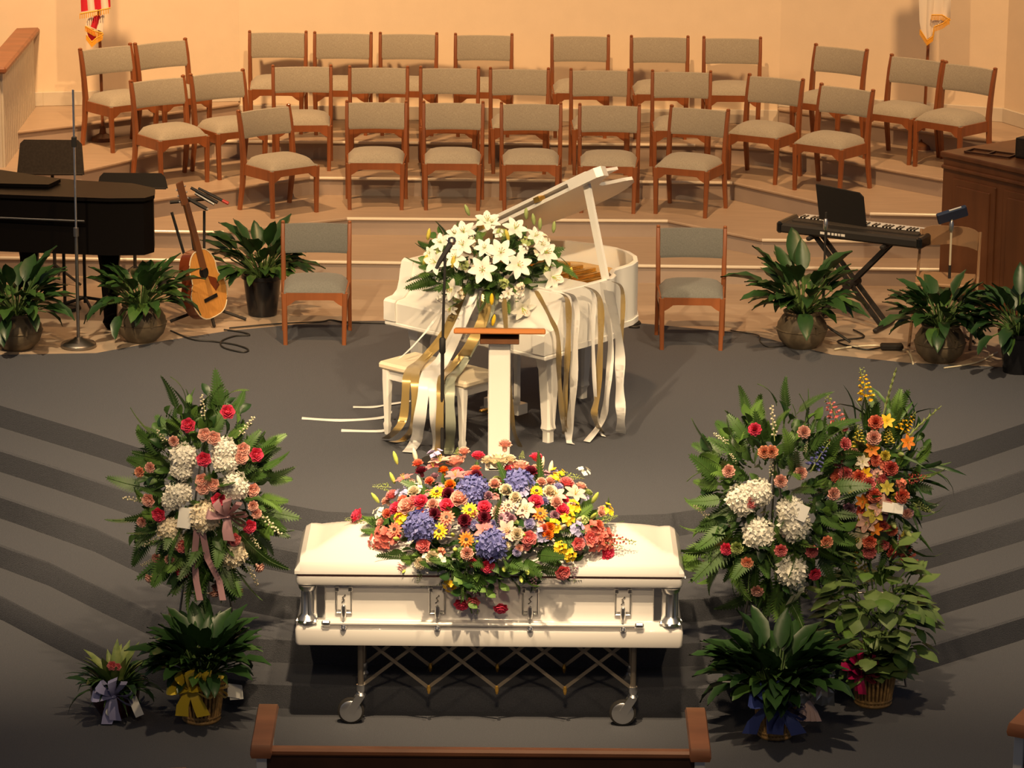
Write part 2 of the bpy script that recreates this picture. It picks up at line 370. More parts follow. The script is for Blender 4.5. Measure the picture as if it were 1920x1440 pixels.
pl = [(.1, .42), (1.24, .42), (1.27, .6), (1.2, .72), (1.13, .85), (1.1, 1.0), (1.0, 1.16), (.8, 1.26), (.55, 1.25), (.3, 1.12), (.12, .9)]
s = MB().prism(pl, .865, .885)
for k in range(7): s.flat((.2+.13*k, .45, .9), (.35+.11*k, 1.1, .9), .03, .025, (0, 0, 1))
s.build('iron_plate', M_gold, pno)
s = MB()
for k in range(24): s.tube([(.2+.042*k, .45, .918), (.3+.035*k, 1.0, .918)], .0025, 4)
o = s.build('strings', M_gold, pno); o['kind'] = 'stuff'
prof = [(-.035, .62), (-.035, .745), (-.02, .76), (.05, .77), (.09, .80), (.11, .86), (.12, .93), (.135, .985), (.16, 1.0), (.16, .62)]
s = MB().loft([[(x, y, z) for y, z in prof] for x in (.07, 1.26)]); s.build('key_cover', M_white, pno)
for x0 in (-.03, 1.26):
    MB().loft([[(x, y-.012, z+.006) for y, z in prof] for x in (x0, x0+.012, x0+.088, x0+.1)]).build('cheek', M_white, pno)
MB().box((.665, .06, .605), (1.40, .20, .035), b=.01).build('keybed', M_white, pno)
s = MB(); mo = offset([out[-1]]+out+[out[0]], .008)[1:-1]; s.prism(mo, .60, .635); s.build('lower_moulding', M_white, pno)
MB().prism([(.04, .17), (1.29, .17), (1.29, .44), (.04, .44)], .985, 1.003).build('front_shelf', M_white, pno)
for (x, y) in ((.10, .16), (1.22, .16), (.68, 1.12)):
    s = MB().bar([(x, y, .6), (x, y, .5), (x, y, .48), (x, y, .12), (x, y, .09), (x, y, .07), (x, y, .0)], [.15, .13, .115, .075, .085, .06, .06], [.15, .13, .115, .075, .085, .06, .06])
    lg = s.build('leg', M_white, pno)
s = MB().box((.66, .4, .35), (.05, .05, .5)).box((.58, .4, .35), (.03, .04, .5)).box((.74, .4, .35), (.03, .04, .5)).box((.66, .38, .09), (.3, .1, .07))
for k in (-1, 0, 1): s.box((.66+k*.07, .28, .07), (.025, .14, .015), m=1)
s.build('pedal_lyre', [M_white, M_gold], pno)
ph = R_(27.5)
def LZ(u, v, t=0): return (u*math.cos(ph)-t*math.sin(ph), v, 1.0+u*math.sin(ph)+t*math.cos(ph)-.045*(v-.5))
lidp = [(0, .52), (1.36, .52), (1.375, .60), (1.36, .68), (1.30, .73), (1.235, .775), (1.20, .84), (1.205, .92), (1.23, 1.03), (1.23, 1.12), (1.15, 1.22), (1.0, 1.31), (.85, 1.36), (.6, 1.37), (.42, 1.31), (.24, 1.21), (.08, 1.04), (0, .87)]
MB().loft([[LZ(u, v, t) for u, v in lidp] for t in (.0, .022)]).build('lid', M_white, pno)
fl = [(0, .54), (1.36, .54), (1.36, .86), (0, .86)]
MB().loft([[LZ(u, v, t) for u, v in fl] for t in (.052, .072)]).build('lid_flap', M_white, pno)
s = MB()
for u in (.35, .9): s.loft([[LZ(a, b, t) for a, b in ((u, .5), (u+.05, .5), (u+.05, .56), (u, .56))] for t in (.02, .054)])
s.build('hinge', M_gold, pno)
MB().loft([[LZ(u, v, t) for u, v in ((1.22, .5), (1.47, .50), (1.5, .54), (1.47, .62), (1.36, .66), (1.22, .56))] for t in (-.004, .06)]).build('lid_corner_block', M_white, pno)
pa = Vector((1.31, .60, 1.0)); pb = Vector(LZ(1.30, .585, 0))
MB().flat(pa, pb, .05, .022, (0, 1, 0)).build('lid_prop', M_white, pno)

bn = thing('piano_bench', 'white wooden piano bench with cream padded seat under trailing ribbons', 'bench', (-.46, 21.28, SZ), R_(-41.6))
MB().box((0, 0, .455), (.76, .35, .05), b=.02).build('seat', mat('cream_vinyl', (.78, .66, .48), .45), bn)
s = MB().box((0, -.14, .40), (.66, .02, .07)).box((0, .14, .40), (.66, .02, .07)).box((-.32, 0, .40), (.02, .27, .07)).box((.32, 0, .40), (.02, .27, .07)); s.build('apron', M_white, bn)
for sx in (-1, 1):
    for sy in (-1, 1):
        x, y = sx*.325, sy*.14
        MB().bar([(x, y, .43), (x, y, .36), (x, y, .085), (x, y, .07), (x, y, .05), (x, y, 0)], [.055, .055, .035, .046, .042, .03], [.055, .055, .035, .046, .042, .03]).build('leg', M_white, bn)

# ------------------------------------------------------------------ lectern
lp = aty(937, 622, 20.62)
lec = thing('lectern', 'slim white post lectern with slanted honey wood top before the piano', 'lectern', (lp.x, lp.y, SZ))
LH = lp.z-SZ
MB().box((0, 0, LH/2-.03), (.135, .10, LH-.06), b=.006).build('post', M_white, lec)
MB().box((0, .02, .01), (.17, .14, .02)).build('base', M_white, lec)
MB().box((0, 0, 0), (.56, .38, .032), b=.006, M=Matrix.Translation((0, .02, LH)) @ Matrix.Rotation(R_(-13), 4, 'X')).build('reading_top', M_lectern, lec)
MB().box((0, -.0, LH-.035), (.24, .24, .03)).build('top_bracket', M_dwood, lec)

# microphone stand in front of the bench
ms = atz(829, 866, SZ); st = thing('microphone_stand', 'black straight microphone stand in front of the white bench', 'microphone stand', (ms.x, ms.y, SZ))
MB().tube([(0, 0, .02), (0, 0, .78)], .0115).build('lower_tube', M_matte, st)
MB().tube([(0, 0, .72), (.015, 0, 1.33)], .0085).build('upper_tube', M_matte, st)
MB().lathe([(.016, .70), (.02, .71), (.02, .79), (.014, .80)], 12).build('clutch', M_matte, st)
MB().lathe([(.0, 0), (.13, 0), (.13, .015), (.05, .03), (.02, .05), (0, .05)], 24).build('base', M_matte, st)
s = MB().tube([(-.04, -.02, 1.24), (-.02, -.01, 1.28), (.03, .01, 1.36), (.045, .02, 1.385)], [.010, .014, .017, .02], 10); s.build('microphone', M_matte, st)
MB().lathe([(0, -.028), (.02, -.02), (.028, 0), (.022, .02), (0, .028)], 12, c=(.055, .025, 1.405)).build('microphone_grille', M_steel, st)

# ------------------------------------------------------------------ casket and truck
CX, CY = -.115, 18.04   # front edge
ck = thing('casket', 'white casket with chrome handles and a colourful flower spray on its lid', 'casket', (CX, CY+.355, .49))
def rr(x, y, r=.03):   # rounded rectangle ring
    P = []
    for sx, sy, a0 in ((1, -1, -90), (1, 1, 0), (-1, 1, 90), (-1, -1, 180)):
        for k in range(4): a = R_(a0+30*k); P.append((sx*(x-r)+r*math.cos(a), sy*(y-r)+r*math.sin(a)))
    return P
s = MB(); s.loft([[(x, y, z) for x, y in rr(a, b, .02)] for a, b, z in ((1.03, .325, 0), (1.06, .352, .0), (1.066, .355, .012), (1.066, .355, .085), (1.058, .348, .10), (1.02, .312, .125), (1.0, .30, .14), (.99, .295, .18), (.985, .292, .30), (.99, .295, .325), (1.02, .32, .335), (1.055, .342, .345), (1.06, .348, .36), (1.06, .348, .392), (1.05, .34, .398))])
s.build('body', M_casket, ck)
MB().loft([[(x, y, z) for x, y in rr(1.056, .346, .02)] for z in (.396, .408)]).build('gasket', M_gasket, ck)
s = MB(); nx, ny = 60, 24; V = []; F = []
LXh, LYh = 1.066, .355
def crown(x, y):
    dx = (LXh-abs(x)); dy = (LYh-abs(y)); 
    fy = min(1, dy/.33); fx = min(1, dx/.33)
    h = .03*min(1, dx/.01)*min(1, dy/.01)
    m = min(fx, fy); h += .145*(m**.85)
    if dx < .10 and dy > dx: h += .022*math.sin(math.pi*min(1, dx/.10))*min(1, dy/.1)
    return .408+.02+h
for j in range(ny+1):
    for i in range(nx+1):
        def g(t, n, h): 
            q = 2*t/n-1; return math.copysign(abs(q)**.8, q)*h
        x, y = g(i, nx, LXh), g(j, ny, LYh); V.append((x, y, crown(x, y)))
for j in range(ny):
    for i in range(nx): a = j*(nx+1)+i; F.append((a, a+1, a+nx+2, a+nx+1))
rim = [i for i in range(nx+1)] + [j*(nx+1)+nx for j in range(1, ny+1)] + [ny*(nx+1)+i for i in range(nx-1, -1, -1)] + [j*(nx+1) for j in range(ny-1, 0, -1)]
n0 = len(V)
for k in rim: V.append((V[k][0], V[k][1], .41))
for k in range(len(rim)): F.append((rim[k], rim[(k+1) % len(rim)], n0+(k+1) % len(rim), n0+k))
F.append(tuple(n0+k for k in range(len(rim)))); s.add(V, F); s.build('lid', M_casket, ck, smooth=28)
for sx in (-1, 1):
    for sy in (-1, 1):
        s = MB(); x, y = sx*1.0, sy*.305
        s.lathe([(.0, .12), (.055, .12), (.06, .14), (.042, .16), (.032, .175), (.03, .30), (.045, .315), (.05, .335), (0, .335)], 14, c=(x, y, 0))
        for k in range(5): a = R_(k*72); s.tube([(x+.032*math.cos(a), y+.032*math.sin(a), .17), (x+.032*math.cos(a), y+.032*math.sin(a), .31)], .007, 6)
        for k in range(6): a = R_(k*60+20); s.lathe([(0, -.012), (.013, 0), (0, .012)], 6, c=(x+.058*math.cos(a), y+.058*math.sin(a), .135))
        s.box((x-sx*.075, y+sy*.0, .235), (.05, .012, .19), b=.004)
        s.build('corner_ornament', M_chrome, ck)
LX = [-.80, -.285, .225, .735]
for x in LX:
    h = MB(); y = -.304
    for sx in (-1, 1): h.box((x+sx*.042, y, .235), (.009, .012, .13), b=.003); h.box((x+sx*.036, y, .31), (.026, .016, .03), b=.005)
    h.box((x, y, .172), (.09, .012, .009), b=.003); o = h.build('handle_plate', M_chrome, ck)
    h = MB().box((x, y-.002, .25), (.07, .006, .12), b=.002); h.build('plate_inlay', M_casket, ck)
    s = MB(); s.tube([(x-.01, y-.008, .235), (x+.004, y-.012, .25), (x-.006, y-.012, .265), (x+.01, y-.008, .28)], .004, 6); s.build('plate_emblem', M_steel, ck)
    h = MB(); h.lathe([(0, .04), (.012, .03), (.016, .0), (.014, -.03), (.01, -.05), (0, -.05)], 12, c=(x, y-.02, .19)); h.tube([(x, y-.02, .15), (x, y-.05, .135), (x, y-.055, .115)], [.01, .012, .016], 8)
    h.lathe([(0, -.016), (.014, -.01), (.018, 0), (.014, .012), (0, .02)], 12, c=(x, y-.055, .105)); h.build('handle_lug', M_chrome, ck)
MB().tube([(-.88, -.355, .128), (.80, -.355, .128)], .012, 12).build('handle_bar', M_casket, ck)
for x in (-.895, .825):
    MB().box((x, -.357, .130), (.05, .03, .032), b=.01).build('bar_end', M_chrome, ck)
MB().lathe([(0, -.012), (.012, 0), (0, .012)], 10, c=(1.072, -.33, .40)).build('lid_catch', M_chrome, ck)

tk = thing('casket_truck', 'folding metal casket truck with crossed bars and chrome wheels', 'casket truck', (CX, CY+.355, 0))
X0, X1 = -.71, .80; YF, YB = -.26, .10
s = MB()
for y in (YF, YB): s.flat((X0-.05, y, .477), (X1+.05, y, .477), .026, .026, (0, 0, 1))
s.build('top_frame', M_truck, tk)
for x in (X0, X1):
    MB().flat((x, YF, .45), (x, YB, .45), .03, .03, (0, 0, 1)).build('cross_rail', M_truck, tk)
for ix, x in enumerate((X0, X1)):
    for y in (YF, YB):
        MB().tube([(x, y, .19), (x, y, .465)], .017, 10).build('leg', M_truck, tk)
        c = MB().lathe([(.0, .235), (.024, .23), (.026, .2), (.02, .185), (.03, .17), (.024, .155), (0, .155)], 14, c=(x, y, 0))
        sx = -1
        c.flat((x, y-.025, .17), (x+sx*.055, y-.027, .08), .045, .006); c.flat((x, y+.025, .17), (x+sx*.055, y+.027, .08), .045, .006)
        co = c.build('caster', M_chrome, tk)
        wn = MB().loft([[(x+sx*.055+r*math.cos(2*math.pi*k/24), y+yy, .076+r*math.sin(2*math.pi*k/24)) for k in range(24)] for r, yy in ((.02, -.024), (.055, -.022), (.062, -.018), (.062, .018), (.055, .022), (.02, .024))])
        wn.build('wheel', M_chrome, co)
        MB().loft([[(x+sx*.055+r*math.cos(2*math.pi*k/24), y+yy, .076+r*math.sin(2*math.pi*k/24)) for k in range(24)] for r, yy in ((.062, -.016), (.074, -.012), (.076, 0), (.074, .012), (.062, .016))]).build('tyre', M_matte, co)
per = (X1-X0)/4
for y, dz in ((YF, 0), (YB, .0)):
    for k in range(5):
        xb = X0+per*k
        for sg in (-1, 1):
            if (k == 0 and sg < 0) or (k == 4 and sg > 0): continue
            MB().flat((xb, y+sg*.008, .215+dz), (xb+sg*.31, y+sg*.008, .465), .018, .006).build('brace_bar', M_truck, tk)
    for k in (1, 2, 3):
        MB().lathe([(0, -.03), (.008, -.022), (.012, 0), (.008, .02), (0, .025)], 8, c=(X0+per*k, y-.015, .21+dz)).build('brace_knuckle', M_gold, tk)

# ------------------------------------------------------------------ flowers: shared meshes
def petal_grid(L, W, curl, cup, n=4, base=.15):
    # petal in +X, lying near z=0, curling with curl (z at tip), cup across
    V = []; F = []
    for i in range(n+1):
        t = i/n; w = W*(base+(1-base)*math.sin(math.pi*min(.92, t*.85+.08)))
        if i == n: w *= .62
        x = L*t*(1-.25*abs(curl)*t); z = L*curl*t*t
        V += [(x, -w/2, z+cup*w), (x, 0, z), (x, w/2, z+cup*w)]
    for i in range(n):
        a = i*3; F += [(a, a+1, a+4, a+3), (a+1, a+2, a+5, a+4)]
    return V, F
def ringp(s, n, L, W, curl, cup, tilt, z0=0, r0=0, ph=0, m=0):
    V, F = petal_grid(L, W, curl, cup)
    for k in range(n):
        T = Matrix.Translation((0, 0, z0)) @ Matrix.Rotation(2*math.pi*k/n+ph, 4, 'Z') @ Matrix.Translation((r0, 0, 0)) @ Matrix.Rotation(-tilt, 4, 'Y')
        s.add([T @ Vector(v) for v in V], F, m)
FM = {}
s = MB(); 
for i, (n, L, tilt, r0) in enumerate(((6, .026, .75, .008), (6, .028, 1.1, .007), (5, .027, 1.3, .005), (4, .025, 1.45, .003), (3, .022, 1.55, .001))): ringp(s, n, L, .046-.006*i, -.15+.05*i, .30, tilt, -.008+.002*i, r0, i*.6)
s.lathe([(0, -.012), (.012, -.006), (.013, .006), (.006, .018), (0, .019)], 8); FM['rose'] = s.mesh('rose', [FL['pink']], 60)
s = MB(); ringp(s, 13, .046, .017, -.1, .12, .12, 0, .008); ringp(s, 10, .032, .014, .1, .12, .35, .004, .006, .2); s.lathe([(0, .001), (.013, .004), (.012, .011), (0, .013)], 10, m=1); FM['gerbera'] = s.mesh('gerbera', [FL['yellow'], FL['dark']], 60)
s = MB(); ringp(s, 6, .085, .046, -.22, .14, .42, 0, .002); 
for k in range(6): a = R_(60*k+20); s.tube([(0, 0, .0), (.015*math.cos(a), .015*math.sin(a), .045)], .0015, 4, 1); s.lathe([(0, -.003), (.003, 0), (0, .004)], 5, 2, c=(.016*math.cos(a), .016*math.sin(a), .047))
FM['lily'] = s.mesh('lily', [FL['white'], FL['green'], FL['orange']], 60)
s = MB(); ga = math.pi*(3-5**.5)
s.lathe([(0, -.04), (.03, -.03), (.049, -.005), (.047, .025), (.026, .047), (0, .054)], 12)
for k in range(70):
    z = 1-1.55*(k+.5)/70; r = (1-z*z)**.5; n = Vector((r*math.cos(ga*k), r*math.sin(ga*k), z))
    T = Matrix.Translation(n*(.052+.006*math.sin(k*7.3))) @ zto(n+Vector((.3*math.sin(k*3.1), .3*math.cos(k*5.7), .3*math.sin(k*9.2))), k*1.3) @ Matrix.Scale(1.5, 4)
    for q in range(4):
        a = R_(90*q); V = [(0, 0, -.003), (.009*math.cos(a-.6), .009*math.sin(a-.6), .001), (.0145*math.cos(a), .0145*math.sin(a), .004), (.009*math.cos(a+.6), .009*math.sin(a+.6), .001)]
        s.add([T @ Vector(v) for v in V], [(0, 1, 2, 3)])
FM['hydrangea'] = s.mesh('hydrangea', [FL['white']], 0)
s = MB()
for i, (n, L, tilt) in enumerate(((9, .026, .15), (9, .027, .55), (8, .025, .9), (7, .023, 1.2), (5, .02, 1.45))): ringp(s, n, L, .026, .1, .35, tilt, .002*i, .002, i*.4)
s.lathe([(0, -.02), (.008, -.015), (.009, 0), (0, .004)], 6); FM['carnation'] = s.mesh('carnation', [FL['pink']], 50)
s = MB().lathe([(0, -.04), (.008, -.03), (.013, -.005), (.011, .02), (.005, .037), (0, .042)], 8); FM['bud'] = s.mesh('lily_bud', [FL['green']], 60)
s = MB()
for k in range(7):
    a = R_(60*k); r_ = .017 if k else 0; V, F = petal_grid(.013, .012, .2, .2, 3, .4)
    for q in range(4): s.add([Matrix.Translation((r_*math.cos(a), r_*math.sin(a), .006*(k % 3))) @ zto((math.cos(a)*.6*(k > 0), math.sin(a)*.6*(k > 0), 1), q*1.57+k) @ Vector(v) for v in V], F)
FM['cluster'] = s.mesh('flower_cluster', [FL['white']], 60)
def spike(L, n, r0, fr, m0='yellow'):
    s = MB(); s.tube([(0, 0, 0), (0, 0, L*.5), (.01, 0, L)], [.004, .003, .002], 5, 1)
    for k in range(n):
        t = k/n; z = L*(.12+.88*t); a = ga*k; rr_ = r0*(1-.85*t)+.003; c = (rr_*math.cos(a), rr_*math.sin(a), z); q = fr*(1-.7*t)
        T = Matrix.Translation(c) @ zto((math.cos(a), math.sin(a), .5+t))
        V, F = petal_grid(q*2.0, q*1.7, .3, .3, 3, .3)
        for b in (0, 2.1, 4.2): s.add([T @ Matrix.Rotation(b, 4, 'Z') @ Matrix.Rotation(-.7, 4, 'Y') @ Vector(v) for v in V], F, 0 if t < .78 else 1)
    return s.mesh('flower_spike', [FL[m0], FL['lime']], 60)
FM['spike'] = spike(.30, 34, .018, .012)
s = MB(); s.tube([(0, 0, 0), (.01, 0, .12), (.03, 0, .24)], [.003, .002, .001], 5, 1)
for k in range(16):
    t = k/16; a = ga*k; s.lathe([(0, -.008), (.007, -.002), (.006, .006), (0, .009)], 6, c=(.01+.02*t+.014*(1-.5*t)*math.cos(a), .014*(1-.5*t)*math.sin(a), .03+.21*t))
FM['bells'] = s.mesh('bell_flower_stem', [FL['cream'], FL['lime']], 60)
s = MB(); s.tube([(0, 0, 0), (0, 0, .25), (.02, 0, .5)], [.005, .004, .002], 5)
for k in range(12):
    t = k/12; sg = 1 if k % 2 else -1; V, F = petal_grid(.06*(1-.5*t), .014, .1, .3, 3)
    T = Matrix.Translation((.02*t*t, 0, .1+.38*t)) @ Matrix.Rotation(0 if sg > 0 else math.pi, 4, 'Z') @ Matrix.Rotation(-1.15, 4, 'Y'); s.add([T @ Vector(v) for v in V], F)
FM['gladiolus'] = s.mesh('gladiolus_stem', [FL['lime']], 60)
# leaves: base at origin, pointing +Z, face to +X... built along X then rotated
def leafmesh(name, L, W, droop, petiole, m, n=6, cup=.25, tipw=.02, wav=0):
    s = MB(); pts = []
    def path(t):   # arc starting vertical bending towards +X
        a = droop*t; 
        if abs(droop) < 1e-3: return Vector((0, 0, t)), 0
        return Vector(((1-math.cos(a))/droop, 0, math.sin(a)/droop)), a
    T = petiole+L; k0 = petiole/T
    if petiole > 0:
        P = [path(k0*i/4)[0]*T for i in range(5)]; s.tube(P, .0045, 5, 1)
    V = []; F = []
    for i in range(n+1):
        t = i/n; p, a = path(k0+(1-k0)*t); p *= T; wd = W*math.sin(math.pi*min(1, t**.8))**.9*(1 if i < n else 0)+.001
        nrm = Vector((-math.cos(a), 0, math.sin(a))); wv = wav*W*(1 if i % 2 else -1)
        V += [p+Vector((0, -wd/2, 0))+nrm*(cup*wd+wv), p, p+Vector((0, wd/2, 0))+nrm*(cup*wd-wv)]
    for i in range(n): a = i*3; F += [(a, a+1, a+4, a+3), (a+1, a+2, a+5, a+4)]
    s.add(V, F, 0); return s.mesh(name, [m, M_stem], 60)
def fern(name, L, W, droop, m):
    s = MB()
    def P(t): a = droop*t; return Vector((L*(1-math.cos(a))/droop, 0, L*math.sin(a)/droop)), a
    s.tube([P(i/5)[0] for i in range(6)], .002, 4, 1)
    N = 13
    for i in range(N):
        t = .12+.86*i/N; p, a = P(t); w = W*.5*(1-.85*t**1.5)*(.65+.35*min(1, t*4)); d = Vector((math.sin(a), 0, math.cos(a)))
        for sg in (-1, 1):
            q = p+Vector((0, sg*w, 0))+d*w*.45; e = d*L*.030
            s.add([p-e, p+e, q+e*.3, (p+q)/2-e*1.25+Vector((0, 0, -.002))], [(0, 1, 2, 3)])
    return s.mesh(name, [m, M_stem], 60)
LF = dict(
    lil=[leafmesh('leaf', L, W, d, p, m, wav=.04) for L, W, d, p, m in ((.17, .075, .8, .16, M_leaf), (.19, .08, 1.1, .18, M_leaf), (.15, .07, 1.5, .14, M_leaf2), (.18, .075, .5, .20, M_leaf), (.15, .065, 1.8, .18, M_leaf))],
    salal=[leafmesh('leaf', L, W, d, .02, m, 4) for L, W, d, m in ((.08, .05, .6, M_leaf2), (.09, .052, 1.0, M_leaf), (.075, .045, .4, M_leaf3), (.085, .045, 1.2, M_leaf2))],
    fern=[fern('fern_frond', L, W, d, m) for L, W, d, m in ((.20, .11, .7, M_leaf2), (.17, .10, 1.1, M_leaf3), (.21, .11, .4, M_leaf2))],
    strap=[leafmesh('leaf', L, .022, d, 0, m, 5) for L, d, m in ((.28, 1.2, M_leaf), (.32, 1.7, M_leaf2), (.24, .8, M_leaf))],
    croton=[leafmesh('leaf', L, .05, d, .03, M_varieg, 4) for L, d in ((.20, .5), (.24, .8), (.18, .3))],
    syng=[leafmesh('leaf', L, W, d, .05, m, 4, cup=-.1) for L, W, d, m in ((.13, .10, 1.4, M_syng), (.15, .11, 1.0, M_syng), (.12, .09, 1.8, M_leaf3))])
def ell(px, py, c, r):
    d = ray(px, py).normalized(); c = Vector(c); S = Vector((1/r[0], 1/r[1], 1/r[2]))
    o = (CAM-c)*S; e = Vector((d.x*S.x, d.y*S.y, d.z*S.z)); a = e.dot(e); b = o.dot(e); cc = o.dot(o)-1; D = b*b-a*cc
    t = (-b-math.sqrt(D))/a if D > 0 else -b/a
    p = CAM+d*t; q = (p-c); n = Vector((q.x*S.x**2, q.y*S.y**2, q.z*S.z**2)).normalized(); return p, n
NM = dict(rose='rose', gerbera='gerbera', lily='lily', hydrangea='hydrangea', carnation='carnation', bud='lily_bud', cluster='flower_cluster', spike='flower_spike', bells='bell_flower_stem', gladiolus='gladiolus_stem')
class Spray:
    def __init__(s, t, c, r): s.t = t; s.o = t.location.copy(); s.c = Vector(c); s.r = Vector(r)
    def fl(s, kind, px, py, col, k=1.0, lift=.0, n=None):
        p, nn = ell(px, py, s.c, s.r); n = Vector(n) if n else (nn+Vector((0, -.25, .12))).normalized()
        k *= dict(rose=1.4, carnation=1.35, gerbera=1.12, lily=1.1, hydrangea=1.22, bud=1.1, cluster=1.25)[kind]; lift += .02
        o = inst(FM[kind], NM[kind], s.t, Matrix.Translation(p-s.o+nn*lift) @ zto(n, random.random()*6) @ Matrix.Scale(k, 4), FL[col]); return o
    def sp(s, kind, x0, y0, x1, y1, col, L=.30, k=1.0, back=0):   # spike from pixel to pixel
        p, nn = ell(x0, y0, s.c, s.r); q = aty(x1, y1, p.y+back); d = q-p; sc_ = d.length/L; k *= 1.5 if kind == 'spike' else 1.15
        inst(FM[kind], NM[kind], s.t, Matrix.Translation(p-s.o) @ zto(d, random.random()*6) @ Matrix.Diagonal((k*sc_**.5, k*sc_**.5, sc_, 1)), FL[col])
    def leaves(s, kinds, n, k=(.8, 1.2), depth=(.45, .8), zmin=-1, out=1.0, seed=1, ybias=0, zmax=2):
        rnd = random.Random(seed)
        for i in range(n):
            while 1:
                v = Vector((rnd.gauss(0, 1), rnd.gauss(0, 1)-ybias, rnd.gauss(0, 1))).normalized()
                if zmin < v.z < zmax: break
            f_ = rnd.uniform(*depth); p = s.c+Vector((v.x*s.r.x, v.y*s.r.y, v.z*s.r.z))*f_
            dr = Vector((v.x*s.r.x, v.y*s.r.y, v.z*s.r.z)).normalized()
            kd = rnd.choice(kinds); me = rnd.choice(LF[kd]); a = rnd.uniform(*k)
            inst(me, 'fern_frond' if kd == 'fern' else 'leaf', s.t, Matrix.Translation(p-s.o) @ zto(dr*out+Vector((rnd.uniform(-.5, .5), rnd.uniform(-.5, .5), rnd.uniform(-.3, .5))), rnd.random()*6.3) @ Matrix.Scale(a, 4))
def bow(parent, loc, m, k=1.0, ry=0, tails=2, seed=3, name='bow', tl=.6):
    rnd = random.Random(seed); s = MB()
    for i in range(7):
        a = R_(-20+i*37+rnd.uniform(-8, 8)) if i < 6 else R_(90); L = .085*k; w = .052*k
        d = Vector((math.cos(a), -.35, math.sin(a))); sd = Vector((-math.sin(a)*.5, -.8, math.cos(a)*.5))
        pts = [d*L*math.sin(math.pi*t)*(1 if t < .5 else 1) + Vector((0, -.03*k*math.sin(2*math.pi*t), 0)) for t in [j/8 for j in range(9)]]
        s.strip([p+Vector((0, -.01*i*k*.3, 0)) for p in pts], [w*(.3+.7*math.sin(math.pi*j/8)) for j in range(9)], sd)
    for i in range(tails):
        x = (i-(tails-1)/2)*.05*k
        s.strip([(0, -.01, 0), (x*.6, -.03, -.04*k*tl), (x*1.2, -.035, -.10*k*tl), (x*1.6+.01, -.03, -.17*k*tl)], [.02*k, .035*k, .045*k, .05*k], (1, .2, .15*(1 if x > 0 else -1)))
    s.lathe([(0, -.015*k), (.016*k, 0), (0, .015*k)], 8, c=(0, -.02, 0))
    return s.build(name, m, parent, loc, (0, 0, ry))
def card(parent, loc, w, h, rot, name='card'):
    return MB().box((0, 0, 0), (w, .003, h), b=.001).build(name, M_card, parent, loc, rot)

